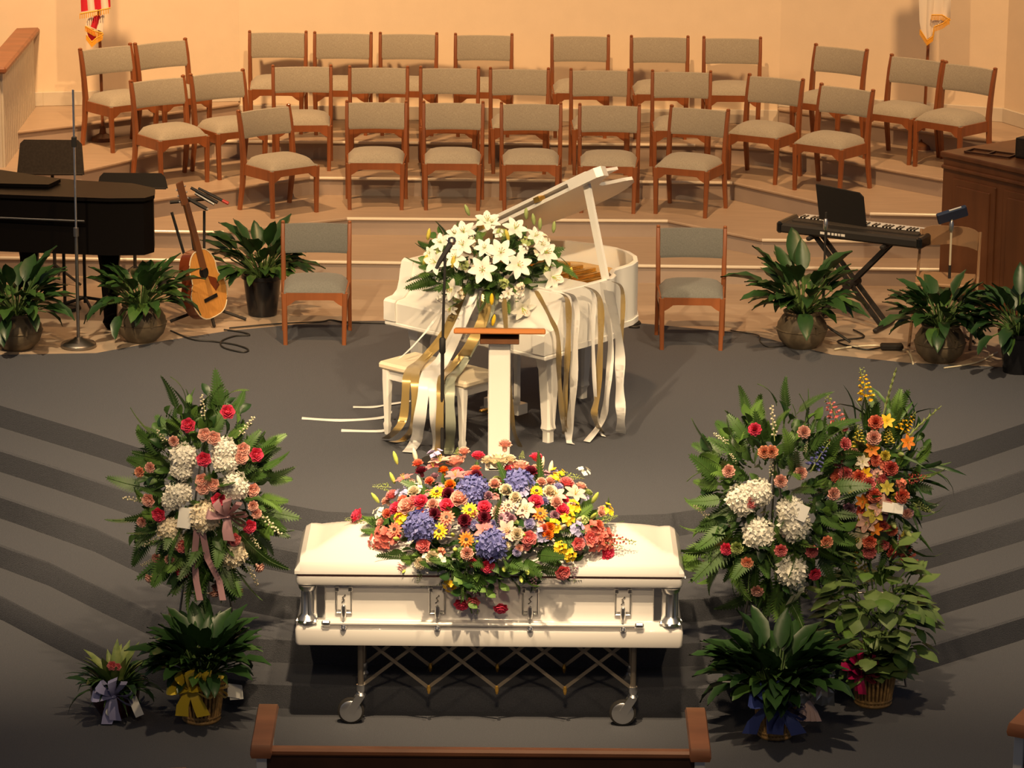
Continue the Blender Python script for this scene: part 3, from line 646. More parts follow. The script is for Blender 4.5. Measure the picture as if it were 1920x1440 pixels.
# casket spray -------------------------------------------------------
cs = thing('casket_spray', 'large colourful rose, gerbera and hydrangea spray on the casket lid', 'flower arrangement', (CX+.04, 18.40, 1.06))
S = Spray(cs, (CX+.03, 18.36, 1.02), (.70, .40, .335))
S.leaves(['salal', 'fern', 'salal', 'salal'], 290, (.8, 1.25), (.6, .9), -.45, seed=2, ybias=.35)
S2 = Spray(cs, (CX+.02, 18.10, .98), (.52, .14, .15)); S2.leaves(['salal', 'salal', 'fern'], 110, (.8, 1.1), (.5, .95), -1, seed=5, ybias=.6)
Q = lambda x, y: (640+x/3.2, 820+y/3.2)
for kind, col, k, L in (
    ('gerbera', 'yellow', .8, [(583, 355), (775, 455), (597, 570), (1165, 350)]), ('gerbera', 'orange', .82, [(755, 615), (1185, 475)]), ('gerbera', 'coral', .82, [(640, 495), (340, 560)]),
    ('hydrangea', 'blue', 1.15, [(790, 345), (1055, 310), (490, 545), (900, 640)]),
    ('rose', 'hot', 1.1, [(822, 150), (1012, 232), (1165, 160), (490, 410), (350, 450), (1315, 455), (1570, 685), (880, 760), (955, 935), (735, 915), (860, 440), (640, 430), (1160, 410), (130, 490), (700, 250)]),
    ('rose', 'pink', 1.1, [(325, 380), (1405, 640), (1120, 610), (1315, 790), (505, 645), (375, 770), (1340, 310), (780, 270), (800, 905), (450, 415), (1480, 610)]),
    ('lily', 'pink', .7, [(690, 265), (560, 215), (390, 285), (860, 570)]), ('lily', 'pale', .75, [(1275, 375), (990, 570), (1100, 450), (1390, 370), (600, 180)]),
    ('rose', 'cream', 1.9, [(940, 190)]), ('rose', 'pale', 1.5, [(690, 190), (1070, 225), (715, 395), (410, 440)]), ('carnation', 'cream', 1.1, [(985, 350), (1040, 390), (450, 360), (880, 190), (1010, 180), (1050, 590), (1240, 360), (560, 710), (490, 740)]),
    ('gerbera', 'pale', .75, [(935, 465), (1000, 430), (1080, 460), (1010, 575), (555, 430)]), ('carnation', 'pale', 1.1, [(920, 315), (740, 130), (1160, 240), (560, 430), (1280, 420), (980, 90), (760, 690)]),
    ('gerbera', 'mauve', .7, [(960, 500), (870, 540), (1220, 250)]), ('carnation', 'burgundy', 1.1, [(490, 245), (810, 270), (745, 515), (650, 370), (1130, 250), (860, 500), (570, 480)]), ('carnation', 'orange', .9, [(620, 240), (1240, 550), (1230, 590), (660, 320)]),
    ('carnation', 'coral', .9, [(470, 200), (1210, 560), (300, 480), (540, 300), (1520, 540)]), ('cluster', 'yellow', 1.2, [(1290, 250), (1380, 440), (1575, 460), (1300, 660), (1355, 700), (660, 860), (1265, 545), (1270, 280), (375, 500), (1345, 500)]),
    ('bud', 'green', .9, [(335, 155), (320, 275), (225, 390), (975, 775), (1075, 830), (1110, 790), (400, 775), (820, 630), (1090, 595), (1505, 390), (1495, 490), (675, 590), (690, 670), (350, 610)]),
    ('bud', 'cream', 1.0, [(450, 140), (1320, 550), (480, 300), (1250, 215), (1200, 190), (1410, 510)]), ('cluster', 'lavender', 1.3, [(570, 135), (385, 360), (1400, 560), (1200, 590), (540, 490), (1080, 350)]),
    ('cluster', 'white', 1.2, [(250, 470), (460, 340), (1440, 240), (530, 720), (600, 730)]), ('cluster', 'red', 1.6, [(270, 590), (240, 620), (300, 610), (1540, 590), (1490, 570), (1560, 620), (1500, 630)])):
    for x, y in L:
        a, b = Q(x, y); S.fl(kind, a, b, col, k*random.uniform(.92, 1.08), .01 if b < 1090 else .06)
for x0, y0, x1, y1 in ((872, 1070, 868, 1100), (932, 1060, 937, 1105), (890, 1075, 892, 1100), (846, 1060, 848, 1085), (905, 1070, 912, 1120), (860, 1075, 885, 1150)):
    a = aty(x0, y0, 17.98); b = aty(x1, y1, 17.97); MB().tube([a-S.o+Vector((0, .1, .03)), a-S.o, b-S.o], .004, 5).build('stem', M_stem, cs)
    for q in range(3): inst(LF['salal'][q], 'leaf', cs, Matrix.Translation(a*(1-q*.3)+b*(q*.3)-S.o) @ zto((.6*(-1)**q, -.5, -.6), q))
random.seed(11)
for i in range(70):   # smaller blooms that fill between the large ones
    a = random.uniform(0, 6.283); rr2 = random.random()**.5; a, b = 925+215*rr2*math.cos(a), 965+90*rr2*math.sin(a)
    S.fl(random.choice(['carnation', 'cluster', 'carnation', 'rose']), a, b, random.choice(['pale', 'pink', 'cream', 'mauve', 'hot', 'lavender', 'pale', 'coral', 'lime']), random.uniform(.7, .9), -.012)
for x0, y0, x1, y1, c in ((300, 560, 160, 690, 'red'), (1500, 580, 1770, 635, 'red'), (1480, 600, 1690, 665, 'coral'), (160, 500, 20, 490, 'lime'), (800, 860, 810, 1060, 'mauve'), (1390, 760, 1400, 870, 'mauve'), (1290, 230, 1460, 240, 'lime'), (1560, 500, 1660, 470, 'lime'), (300, 300, 185, 290, 'lime'), (690, 110, 700, 60, 'lime'), (1080, 130, 1090, 80, 'lime'), (480, 790, 455, 880, 'lime'), (1150, 820, 1160, 920, 'mauve')):
    a = Q(x0, y0); b = Q(x1, y1); S.sp('spike', *a, *b, c, k=.75)

# white lily arrangement on the piano, with ribbons --------------------
pc = PW(.46, .36, 1.86)
la = thing('lily_arrangement', 'white lily arrangement with gold and white trailing ribbons on the piano', 'flower arrangement', (pc.x, pc.y, 1.76))
S = Spray(la, (pc.x+.04, pc.y-.28, 1.84), (.47, .50, .36)); S.leaves(['salal', 'salal', 'fern'], 220, (.75, 1.1), (.4, .84), -.5, seed=8, ybias=.75, zmax=.7)
S.leaves(['fern', 'salal'], 46, (.9, 1.3), (.75, .9), -.45, seed=9, ybias=.4, zmax=.15)
Q = lambda x, y: (640+x/3.2, 290+y/3.2)
for x, y, k in [(850, 690, 1.1), (950, 600, 1.1), (1045, 665, 1.1), (875, 430, 1), (1030, 470, 1.0), (745, 490, 1), (740, 560, 1), (700, 625, .9), (590, 650, 1), (860, 575, .8), (1195, 600, 1.1), (1235, 725, 1.15), (1070, 890, 1.05), (1140, 510, .8), (620, 545, .8), (680, 790, .9), (700, 500, .8), (1175, 560, .8), (670, 890, .7), (990, 810, .5), (900, 440, .7), (560, 600, .6), (1260, 800, .6)]:
    a, b = Q(x, y); S.fl('lily', a, b, 'white', k*.93, .015)
for x, y, c in [(765, 375, 'lime'), (1090, 395, 'lime'), (1130, 425, 'lime'), (1165, 450, 'lime'), (1240, 465, 'lime'), (555, 505, 'plainyellow'), (985, 512, 'plainyellow'), (690, 650, 'plainyellow'), (1385, 785, 'plainyellow'), (900, 840, 'yellow'), (540, 640, 'plainyellow'), (910, 950, 'yellow'), (1330, 700, 'plainyellow')]:
    a, b = Q(x, y); S.fl('bud', a, b, c, 1.0, .03, n=(random.uniform(-.4, .4), -.3, 1))
random.seed(5)
for i in range(26): S.fl('cluster', random.uniform(800, 1030), random.uniform(440, 560), random.choice(['white', 'cream', 'lime']), 1.0, 0)
def ribbon(pts, w, m, side, nm='ribbon'):
    P = [Vector(p) for p in pts]; Qs = []; W = []; n = len(P); N = 6*(n-1)   # Catmull-Rom
    for i in range(n-1):
        p0, p1, p2, p3 = P[max(i-1, 0)], P[i], P[i+1], P[min(i+2, n-1)]
        for j in range(6):
            t = j/6; Qs.append(.5*((2*p1)+(p2-p0)*t+(2*p0-5*p1+4*p2-p3)*t*t+(3*p1-p0-3*p2+p3)*t**3))
    Qs.append(P[-1]); sd = [Vector(side)+Vector((0, .25*math.sin(k*.9), 0)) for k in range(len(Qs))]
    s = MB().strip([q-la.location for q in Qs], w, sd); return s.build(nm, m, la, smooth=60)
BX = lambda px, py, dz=0: aty(px, py, 21.02)
bz = SZ+.487
def rib(pxs, w, m, side=(1, -.3, 0)):   # list of (px, py, mode, value) mode: 'z' plane height or 'y' depth
    pts = [atz(a, b, v) if k == 'z' else aty(a, b, v) for a, b, k, v in pxs]; ribbon(pts, w, m, side)
# falling over the bench towards the camera
for_y = 0
rib([(872, 535, 'y', 21.45), (835, 620, 'y', 21.4), (793, 672, 'z', bz+.02), (770, 690, 'z', bz+.012), (762, 715, 'y', 20.98), (757, 780, 'y', 20.96), (742, 808, 'y', 20.93), (722, 823, 'z', SZ+.01)], .055, M_goldrib)
rib([(885, 535, 'y', 21.4), (850, 615, 'y', 21.33), (800, 670, 'z', bz+.024), (782, 692, 'z', bz+.014), (778, 720, 'y', 20.94), (778, 790, 'y', 20.9), (760, 822, 'z', SZ+.02), (735, 829, 'z', SZ+.01)], .055, M_goldrib)
rib([(893, 535, 'y', 21.35), (862, 610, 'y', 21.28), (828, 672, 'z', bz+.02), (802, 698, 'z', bz+.014), (796, 725, 'y', 20.88), (786, 790, 'y', 20.84), (780, 826, 'z', SZ+.03), (765, 848, 'z', SZ+.01)], .078, M_whiterib)
rib([(897, 540, 'y', 21.3), (866, 610, 'y', 21.24), (836, 675, 'z', bz+.024), (818, 702, 'z', bz+.014), (812, 730, 'y', 20.84), (815, 790, 'y', 20.8), (820, 838, 'z', SZ+.02), (810, 848, 'z', SZ+.01)], .06, M_whiterib)
rib([(935, 545, 'y', 21.25), (900, 620, 'y', 21.2), (862, 690, 'z', bz+.02), (846, 710, 'z', bz+.014), (843, 740, 'y', 20.76), (845, 800, 'y', 20.73), (842, 842, 'z', SZ+.02), (836, 854, 'z', SZ+.01)], .065, M_silver)
rib([(925, 545, 'y', 21.25), (888, 630, 'y', 21.2), (846, 690, 'z', bz+.02), (828, 708, 'z', bz+.014), (826, 740, 'y', 20.78), (824, 800, 'y', 20.75), (822, 842, 'z', SZ+.02), (814, 852, 'z', SZ+.01)], .05, M_goldrib)
rib([(915, 545, 'y', 21.28), (905, 600, 'y', 21.2), (880, 650, 'y', 21.1), (862, 680, 'z', bz+.02)], .075, M_goldrib)
rib([(832, 575, 'y', 21.55), (800, 620, 'y', 21.5), (765, 658, 'y', 21.4), (748, 672, 'z', bz+.02)], .03, M_whiterib, (1, .2, .5))
# over the treble side
for pts, w_, m_ in (([(1005, 545, 'z', 1.78), (1030, 592, 'y', 20.98), (1046, 632, 'y', 20.96), (1048, 700, 'y', 21.0), (1054, 780, 'y', 21.05), (1060, 815, 'z', SZ+.03)], .04, M_goldrib),
                    ([(1040, 548, 'z', 1.78), (1063, 560, 'y', 21.06), (1066, 620, 'y', 21.06), (1062, 700, 'y', 21.08), (1058, 780, 'y', 21.1), (1062, 812, 'z', SZ+.03)], .045, M_goldrib),
                    ([(1060, 548, 'z', 1.78), (1078, 565, 'y', 21.12), (1078, 640, 'y', 21.1), (1074, 740, 'y', 21.1), (1066, 815, 'z', SZ+.05), (1070, 832, 'z', SZ+.01)], .06, M_whiterib),
                    ([(1095, 540, 'z', 1.78), (1113, 555, 'y', 21.25), (1112, 640, 'y', 21.25), (1116, 740, 'y', 21.2), (1122, 800, 'z', SZ+.06), (1132, 818, 'z', SZ+.01)], .03, M_whiterib),
                    ([(1100, 538, 'z', 1.78), (1124, 560, 'y', 21.28), (1126, 640, 'y', 21.25), (1120, 740, 'y', 21.2), (1114, 780, 'y', 21.15), (1128, 812, 'z', SZ+.01)], .05, M_goldrib),
                    ([(1130, 530, 'z', 1.78), (1145, 640, 'y', 21.45), (1138, 740, 'y', 21.3), (1128, 790, 'z', SZ+.1), (1100, 828, 'z', SZ+.01)], .05, M_whiterib),
                    ([(1150, 528, 'z', 1.78), (1167, 545, 'y', 21.5), (1166, 620, 'y', 21.5), (1160, 700, 'y', 21.45), (1163, 760, 'y', 21.3), (1164, 808, 'z', SZ+.02)], .035, M_goldrib),
                    ([(1140, 545, 'z', 1.78), (1161, 640, 'y', 21.42), (1162, 720, 'y', 21.35), (1164, 780, 'y', 21.25), (1164, 812, 'z', SZ+.01)], .075, M_whiterib),
                    ([(945, 560, 'y', 21.12), (950, 640, 'y', 21.08), (955, 720, 'y', 21.05), (962, 800, 'y', 21.0), (975, 838, 'z', SZ+.01)], .04, M_goldrib)):
    rib(pts, w_, m_, (.75, -.66, 0))
rib([(735, 772, 'z', SZ+.06), (715, 783, 'z', SZ+.01), (640, 788, 'z', SZ+.006), (566, 784, 'z', SZ+.006)], .028, M_whiterib, (0, 1, .3))
rib([(735, 798, 'z', SZ+.05), (715, 808, 'z', SZ+.01), (640, 807, 'z', SZ+.006)], .028, M_whiterib, (0, 1, .3))
rib([(770, 752, 'z', SZ+.01), (735, 757, 'z', SZ+.012), (700, 763, 'z', SZ+.008), (662, 763, 'z', SZ+.006)], .022, M_whiterib, (0, 1, .3))

# standing sprays ---------------------------------------------------------
def easel(t, h):
    s = MB()
    for a, b in (((-.22, -.05, 0), (0, 0, h)), ((.22, -.05, 0), (0, 0, h)), ((0, .25, 0), (0, 0, h))): s.tube([a, b], .007, 6)
    s.tube([(-.13, -.03, h*.4), (.13, -.03, h*.4)], .006, 6); return s.build('easel', M_steel, t)
e1 = aty(384, 930, 18.62)
lsp = thing('standing_spray', 'standing spray of white hydrangeas and pink roses left of the casket', 'flower arrangement', (e1.x, e1.y, 0)); easel(lsp, 1.5)
S = Spray(lsp, (e1.x, 18.60, 1.27), (.40, .24, .56))
S.leaves(['fern', 'salal', 'salal'], 290, (.85, 1.15), (.5, .86), seed=21, ybias=.25)
S.leaves(['fern'], 40, (.9, 1.2), (.8, .95), seed=24, ybias=.1); S.leaves(['salal', 'fern'], 70, (1.1, 1.5), (.75, 1.1), -1, seed=25, ybias=.4, zmax=-.35)
Q = lambda x, y: (100+x/3.6, 720+y/3.6)
for x, y, k in [(885, 490, 1.35), (875, 570, 1.1), (1150, 440, 1.2), (1150, 520, 1.2), (855, 725, 1.25), (1215, 680, 1.4), (1020, 880, 1.55), (800, 965, 1.2), (840, 1040, .9), (1200, 1120, 1.45), (810, 775, 1.0)]:
    a, b = Q(x, y); S.fl('hydrangea', a, b, 'white' if y < 800 else 'cream', k*.78, .01)
for x, y in [(1160, 205), (925, 285), (1020, 500), (1335, 475), (745, 855), (1110, 760), (1295, 930), (895, 1210)]: a, b = Q(x, y); S.fl('rose', a, b, 'hot', 1.1, .035)
for x, y in [(1025, 345), (1080, 365), (1010, 635), (1075, 665), (1015, 685), (1260, 440), (680, 765), (1320, 700), (1205, 1015), (885, 1060), (1250, 490)]: a, b = Q(x, y); S.fl('rose', a, b, 'pink' if x in (1205, 885) else 'pale', 1.05, .03)
for x, y in [(690, 555), (630, 585), (740, 1130), (815, 1140), (700, 1260), (1215, 1335), (1090, 1290), (1080, 1340), (1340, 1190), (1340, 850), (645, 905), (1320, 800), (835, 385)]: a, b = Q(x, y); S.fl('carnation', a, b, 'peach' if x in (630,) else 'pale', .9, .03)
for x0, y0, x1, y1 in [(1025, 240, 1030, 60), (1250, 350, 1345, 200), (790, 420, 720, 280), (640, 800, 450, 790), (720, 1020, 590, 1120), (680, 1190, 580, 1240), (1400, 870, 1560, 1020), (1320, 1000, 1400, 1120), (1310, 1230, 1375, 1390), (870, 340, 900, 300), (1260, 560, 1300, 500)]:
    S.sp('bells', *Q(x0, y0), *Q(x1, y1), 'cream', .26, 1.1)
p, n_ = ell(*Q(1165, 855), S.c, S.r)
bo = bow(lsp, p-S.o+n_*.07, M_bowp, 1.35, tails=1, seed=4)
for (x0, x1, x2) in ((975, 960, 965), (1010, 1050, 1120)):
    pts = [ell(*Q(x0, 960), S.c, S.r)[0]+Vector((0, -.06, 0)), ell(*Q(x1, 1150), S.c, S.r)[0]+Vector((0, -.08, 0)), aty(*Q(x2, 1330), 18.36), aty(*Q(x2+25, 1460), 18.34)]
    MB().strip([q-S.o for q in pts], .036, (1, .2, 0)).build('ribbon_tail', M_bowp, lsp)
p, _ = ell(*Q(895, 880), S.c, S.r); card(lsp, p-S.o+Vector((0, -.07, 0)), .075, .115, (R_(-10), R_(8), 0))

e2 = aty(1450, 950, 18.62)
rsp = thing('standing_spray', 'standing spray of white hydrangeas and pink carnations right of the casket', 'flower arrangement', (e2.x, e2.y, 0)); easel(rsp, 1.45)
S = Spray(rsp, (e2.x, 18.60, 1.22), (.42, .25, .55))
S.leaves(['fern', 'salal', 'salal'], 300, (.95, 1.3), (.5, .9), seed=31, ybias=.25)
S.leaves(['fern'], 40, (.95, 1.3), (.8, .95), seed=33, ybias=.1); S.leaves(['salal', 'fern'], 90, (1.1, 1.6), (.75, 1.15), -1, seed=35, ybias=.4, zmax=-.3)
Q = lambda x, y: (1260+x/3.272, 680+y/3.272)
for x, y, k in [(440, 830, 1.5), (530, 790, 1.35), (725, 900, 1.35), (740, 985, 1.5), (535, 1035, 1.5), (725, 1255, 1.6), (740, 1330, 1.1)]: a, b = Q(x, y); S.fl('hydrangea', a, b, 'white', k*.8, .01)
for x, y, c in [(375, 660, 'pale'), (660, 715, 'pale'), (770, 670, 'pale'), (570, 550, 'peach'), (610, 548, 'peach'), (785, 440, 'pale'), (520, 425, 'hot'), (950, 790, 'pale'), (365, 1105, 'hot'), (285, 1180, 'pale'), (475, 1185, 'peach'), (660, 1115, 'pink'), (830, 1120, 'pink'), (910, 1065, 'peach'), (840, 1245, 'hot'), (535, 1335, 'pale'), (625, 1420, 'hot'), (495, 835, 'pink'), (1000, 515, 'pink'), (420, 1100, 'lime')]:
    a, b = Q(x, y); S.fl('carnation', a, b, c, 1.1, .04)
S.sp('spike', *Q(850, 670), *Q(960, 480), 'blue', k=1.0)
for x0, y0, x1, y1 in [(630, 480, 595, 250), (350, 500, 235, 450), (230, 960, 110, 890), (600, 700, 590, 560), (400, 620, 360, 540), (820, 560, 850, 480), (480, 1400, 400, 1450), (800, 1330, 850, 1420), (700, 780, 720, 760)]: S.sp('bells', *Q(x0, y0), *Q(x1, y1), 'cream', .26, 1.0)
p, _ = ell(*Q(775, 905), S.c, S.r); card(rsp, p-S.o+Vector((0, -.10, .02)), .09, .09, (R_(-20), R_(20), R_(-10)))
bo = MB(); pp = ell(*Q(760, 1330), S.c, S.r)[0]-S.o
bo.strip([pp+Vector((.0, -.09, .03)), pp+Vector((.02, -.11, -.03)), pp+Vector((-.01, -.1, -.09)), pp+Vector((-.05, -.09, -.12)), pp+Vector((-.02, -.1, -.06))], .03, (1, .2, .3)).build('ribbon_tail', M_silver, rsp)

e3 = aty(1640, 880, 18.85)
gsp = thing('gladiolus_spray', 'standing spray of gladiolus, yellow and coral snapdragons at far right', 'flower arrangement', (e3.x, e3.y, 0)); easel(gsp, 1.4)
S = Spray(gsp, (e3.x+.02, 18.85, 1.24), (.30, .22, .48))
S.leaves(['fern', 'salal', 'salal', 'strap'], 230, (.85, 1.25), (.45, .88), seed=41, ybias=.25)
random.seed(19)
for i in range(46):
    y_ = random.uniform(850, 1030); x_ = 1640+(y_-930)*.12+random.gauss(0, 24)
    S.fl(random.choice(['carnation', 'cluster', 'rose', 'carnation']), x_, y_, random.choice(['pink', 'coral', 'plainyellow', 'mauve', 'lime', 'pale', 'red', 'peach']), random.uniform(.75, 1.05), .0)
for x0, y0, x1, y1, c, k in [(1200, 260, 1165, 30, 'yellow', 1.0), (1050, 440, 945, 195, 'pink', 1.15), (1400, 440, 1490, 300, 'yellow', 1.1), (1140, 540, 1150, 380, 'plainyellow', 1.0), (1330, 500, 1330, 400, 'plainyellow', 1.0), (1430, 720, 1590, 695, 'red', .8), (1350, 1080, 1560, 1330, 'red', 1.1), (1380, 1100, 1510, 1060, 'red', 1.0), (1150, 1100, 1105, 1310, 'yellow', .9), (1180, 1180, 1190, 1380, 'plainyellow', .8), (1480, 860, 1610, 920, 'lime', .7), (1300, 600, 1330, 540, 'coral', 1.1), (1330, 700, 1290, 600, 'red', 1.0)]:
    S.sp('spike', *Q(x0, y0), *Q(x1, y1), c, k=k)
for x0, y0, x1, y1 in [(1290, 340, 1375, 25), (1380, 530, 1640, 250)]: S.sp('gladiolus', *Q(x0, y0), *Q(x1, y1), 'lime', .5, 1.2)
for x, y, c in [(1250, 380, 'coral'), (1240, 465, 'pale'), (1005, 515, 'coral'), (1055, 590, 'pink'), (1090, 670, 'pink'), (1050, 685, 'coral'), (1210, 730, 'pink'), (1240, 795, 'coral'), (1390, 800, 'coral'), (1215, 1115, 'pink'), (1215, 1060, 'coral'), (1160, 690, 'coral'), (1110, 880, 'mauve'), (1330, 640, 'red')]: a, b = Q(x, y); S.fl('carnation', a, b, c, 1.25, .03)
for x, y, c in [(1310, 370, 'yellow'), (1230, 530, 'orange'), (1110, 750, 'plainyellow'), (1310, 750, 'plainyellow'), (1180, 600, 'cream'), (1245, 990, 'orange'), (1190, 670, 'yellow'), (1420, 490, 'orange'), (1180, 830, 'orange')]: a, b = Q(x, y); S.fl('lily', a, b, c, .5, .03)
for x, y, c in [(1270, 850, 'pale'), (1200, 950, 'pale'), (1240, 890, 'plainyellow'), (1160, 1040, 'cream')]: a, b = Q(x, y); S.fl('lily', a, b, c, .75, .03)
for x, y in [(1385, 560), (1345, 970), (1420, 1020), (1390, 1090)]: a, b = Q(x, y); S.fl('bud', a, b, 'lime', 1.1, .03)
p, _ = ell(*Q(1345, 865), S.c, S.r); card(gsp, p-S.o+Vector((0, -.08, 0)), .12, .06, (R_(-30), R_(8), 0))

# ------------------------------------------------------------------ pots, baskets and potted plants
def basket(t, r, h):
    MB().lathe([(0, 0), (r*.72, 0), (r*.95, h), (0, h*.98)], 28).build('basket_lining', M_wickd, t)
    s = MB()
    for k in range(30):
        a = 2*math.pi*k/30; ca, sa = math.cos(a), math.sin(a)
        s.tube([(r*.76*ca, r*.76*sa, .005), (r*.9*ca, r*.9*sa, h*.5), (r*1.0*ca, r*1.0*sa, h)], .0085, 5)
    s.build('basket_staves', M_wick, t)['kind'] = 'stuff'
    for z, q in ((.012, .79), (.035, .80), (h*.97, 1.02), (h, 1.03)): MB().tube([(r*q*math.cos(2*math.pi*k/28), r*q*math.sin(2*math.pi*k/28), z) for k in range(29)], .010, 6).build('basket_rim', M_wick, t)
def foliage(t, kind, n, z0, spread, k, seed, rad=.03, mats=None):
    rnd = random.Random(seed)
    for i in range(n):
        az = 2*math.pi*((i*.618) % 1)+rnd.uniform(-.2, .2); tl = spread*(.12+.88*((i+.5)/n))*rnd.uniform(.85, 1.15); me = rnd.choice(LF[kind])
        T = Matrix.Translation((rad*math.cos(az), rad*math.sin(az), z0)) @ Matrix.Rotation(az, 4, 'Z') @ Matrix.Rotation(tl, 4, 'Y') @ Matrix.Rotation(rnd.uniform(-.25, .25), 4, 'Z') @ Matrix.Scale(rnd.uniform(*k), 4)
        inst(me, 'leaf', t, T)
claypot = [(0, 0), (.10, 0), (.15, .05), (.17, .11), (.165, .16), (.135, .21), (.12, .225), (.13, .245), (.122, .25), (.11, .23), (0, .225)]
tallpot = [(0, 0), (.095, 0), (.125, .24), (.14, .25), (.14, .275), (.12, .275), (.11, .25), (0, .245)]
def plant(px, py, pot, h, label, n, k, seed, spread=1.2, kind='lil', sc=1.0):
    p = atz(px, py, SZ); p.y += .12
    t = thing('potted_plant', label, 'plant', (p.x, p.y, SZ), 0, None)
    prof = [(a*sc, b*sc) for a, b in (claypot if pot == 'clay' else tallpot)]
    MB().lathe(prof, 28).build('pot', M_clay if pot == 'clay' else M_bpot, t)
    if pot == 'clay':
        MB().lathe([(.168*sc, .118*sc), (.176*sc, .125*sc), (.168*sc, .132*sc)], 28, caps=False).build('pot_band', M_clay, t)
        for a in (-60, 120): MB().tube([(.15*sc*math.cos(R_(a)), .15*sc*math.sin(R_(a)), .17*sc), (.185*sc*math.cos(R_(a)), .185*sc*math.sin(R_(a)), .165*sc), (.17*sc*math.cos(R_(a)), .17*sc*math.sin(R_(a)), .12*sc)], .011, 6).build('pot_handle', M_clay, t)
    MB().lathe([(0, h*sc-.03), (.11*sc, h*sc-.03), (.1*sc, h*sc-.015), (0, h*sc-.012)], 16).build('soil', M_soil, t)
    foliage(t, kind, n, h*sc-.02, spread, k, seed)
    return t
plant(28, 660, 'clay', .235, 'leafy green plant in clay pot at left edge beside the round-base stand', 76, (1.0, 1.5), 3, 1.0, sc=1.05)
plant(262, 645, 'clay', .235, 'leafy green plant in wide clay pot beside the guitar', 76, (.95, 1.4), 4, 1.0, sc=1.05)
plant(490, 596, 'tall', .26, 'leafy green plant in tall black pot between guitar and chair', 70, (1.0, 1.45), 5, .95, sc=1.1)
plant(1505, 657, 'clay', .235, 'tall arching plant in clay pot left of the keyboard stand', 64, (1.1, 1.75), 6, .95, sc=1.05)
plant(1765, 683, 'clay', .235, 'leafy green plant in clay pot before the organ console', 84, (1.0, 1.4), 7, 1.0, sc=1.05)
plant(1912, 705, 'tall', .26, 'leafy green plant in black pot at the right edge of the stage', 70, (1.0, 1.4), 8, 1.0, sc=1.05)

def basketplant(px, py, label, r, h, kind, n, k, seed, spread=1.2, name='basket_plant'):
    p = atz(px, py, 0); p.y += r*.8
    t = thing(name, label, 'plant', (p.x, p.y, 0)); basket(t, r, h)
    MB().lathe([(0, h-.02), (r*.9, h-.02), (r*.85, h-.005), (0, h)], 18).build('soil', M_soil, t)
    foliage(t, kind, n, h-.02, spread, k, seed, .04); return t
t = basketplant(375, 1361, 'peace lily in wicker basket with yellow bow left of the casket', .125, .255, 'lil', 130, (.85, 1.35), 12, .70)
bow(t, (-.04, -.165, .245), M_bowy, 1.5, tails=2, seed=6); bow(t, (.06, -.16, .25), M_bowy, 1.3, tails=0, seed=9)
card(t, (.19, -.08, .20), .075, .075, (R_(-15), R_(8), 0)); card(t, (.20, -.07, .185), .075, .075, (R_(-15), R_(-6), 0))
for i in range(3): inst(FM['rose'], 'rose', t, Matrix.Translation((-.02+.03*i, -.08, .42+.02*(i % 2))) @ zto((0, -1, .5)) @ Matrix.Scale(.6, 4), FL['lime'])
t = basketplant(1455, 1390, 'peace lily in wicker basket with navy bow right of the casket', .115, .24, 'lil', 170, (.85, 1.5), 13, .80)
bow(t, (-.03, -.18, .26), M_bown, 1.7, tails=3, seed=7); bow(t, (.04, -.19, .22), M_bown, 1.3, tails=2, seed=17)
s = MB(); 
for k in range(5): s.strip([(0, 0, .06), (.02*(k-2), -.01, 0), (.03*(k-2), -.004, -.06)], [.015, .02, .03], (1, .2, 0))
s.build('card', mat('pink_card', (.62, .45, .44), .6), t, (.17, -.12, .19))
card(t, (-.25, .02, .33), .09, .06, (R_(-20), R_(4), 0))
rnd = random.Random(4); s = MB(); V = []; F = []
for j in range(7):
    for i in range(7): V.append((.20*(i/6-.5), .05*rnd.uniform(-1, 1), .26*(j/6-.5)*(1-.3*abs(i/3-1))+.02*rnd.uniform(-1, 1)))
for j in range(6):
    for i in range(6): a = j*7+i; F.append((a, a+1, a+8, a+7))
s.add(V, F).build('cellophane_wrap', M_cello, t, (.22, -.02, .30), smooth=0)
t = basketplant(1640, 1330, 'arrowhead plant in wicker basket with magenta bow at far right', .125, .25, 'syng', 80, (1.0, 1.5), 14, 1.2)
for kk, (lo, hi) in enumerate(((.05, .30), (.18, .48), (.3, .62))):
    rnd = random.Random(60+kk)
    for i in range(46):
        a = rnd.uniform(0, 6.28); z = .26+rnd.uniform(lo, hi); r = .235*math.sqrt(max(.08, 1-((z-.5)/.42)**2))*rnd.uniform(.55, 1); me = rnd.choice(LF['syng'])
        inst(me, 'leaf', t, Matrix.Translation((r*math.cos(a), r*math.sin(a), z)) @ Matrix.Rotation(a, 4, 'Z') @ Matrix.Rotation(rnd.uniform(.4, 1.5), 4, 'Y') @ Matrix.Scale(rnd.uniform(.85, 1.25), 4))
s = MB()
for k in range(14): a = k*.45; s.tube([(.03*math.cos(a), .03*math.sin(a), .22), (.09*math.cos(a*1.3), .09*math.sin(a*1.3), .45), (.18*math.cos(a*1.7), .18*math.sin(a*1.7), .72-.02*(k % 5))], .004, 5)
s.build('stems', M_stem, t)['kind'] = 'stuff'
bow(t, (-.10, -.14, .27), M_bowm, 1.35, tails=1, seed=8); bow(t, (-.09, -.15, .22), M_bowm, 1.0, tails=1, seed=18)
p = atz(212, 1355, 0); t = thing('dish_garden', 'small variegated plant in dark red pot with lavender bow', 'plant', (p.x, p.y+.13, 0))
MB().lathe([(0, 0), (.08, 0), (.13, .08), (.14, .16), (.13, .165), (.12, .15), (0, .145)], 24).build('pot', mat('dark_red_glaze', (.05, .008, .012), .25), t)
MB().lathe([(0, .14), (.12, .14), (.11, .155), (0, .16)], 16).build('soil', M_soil, t)
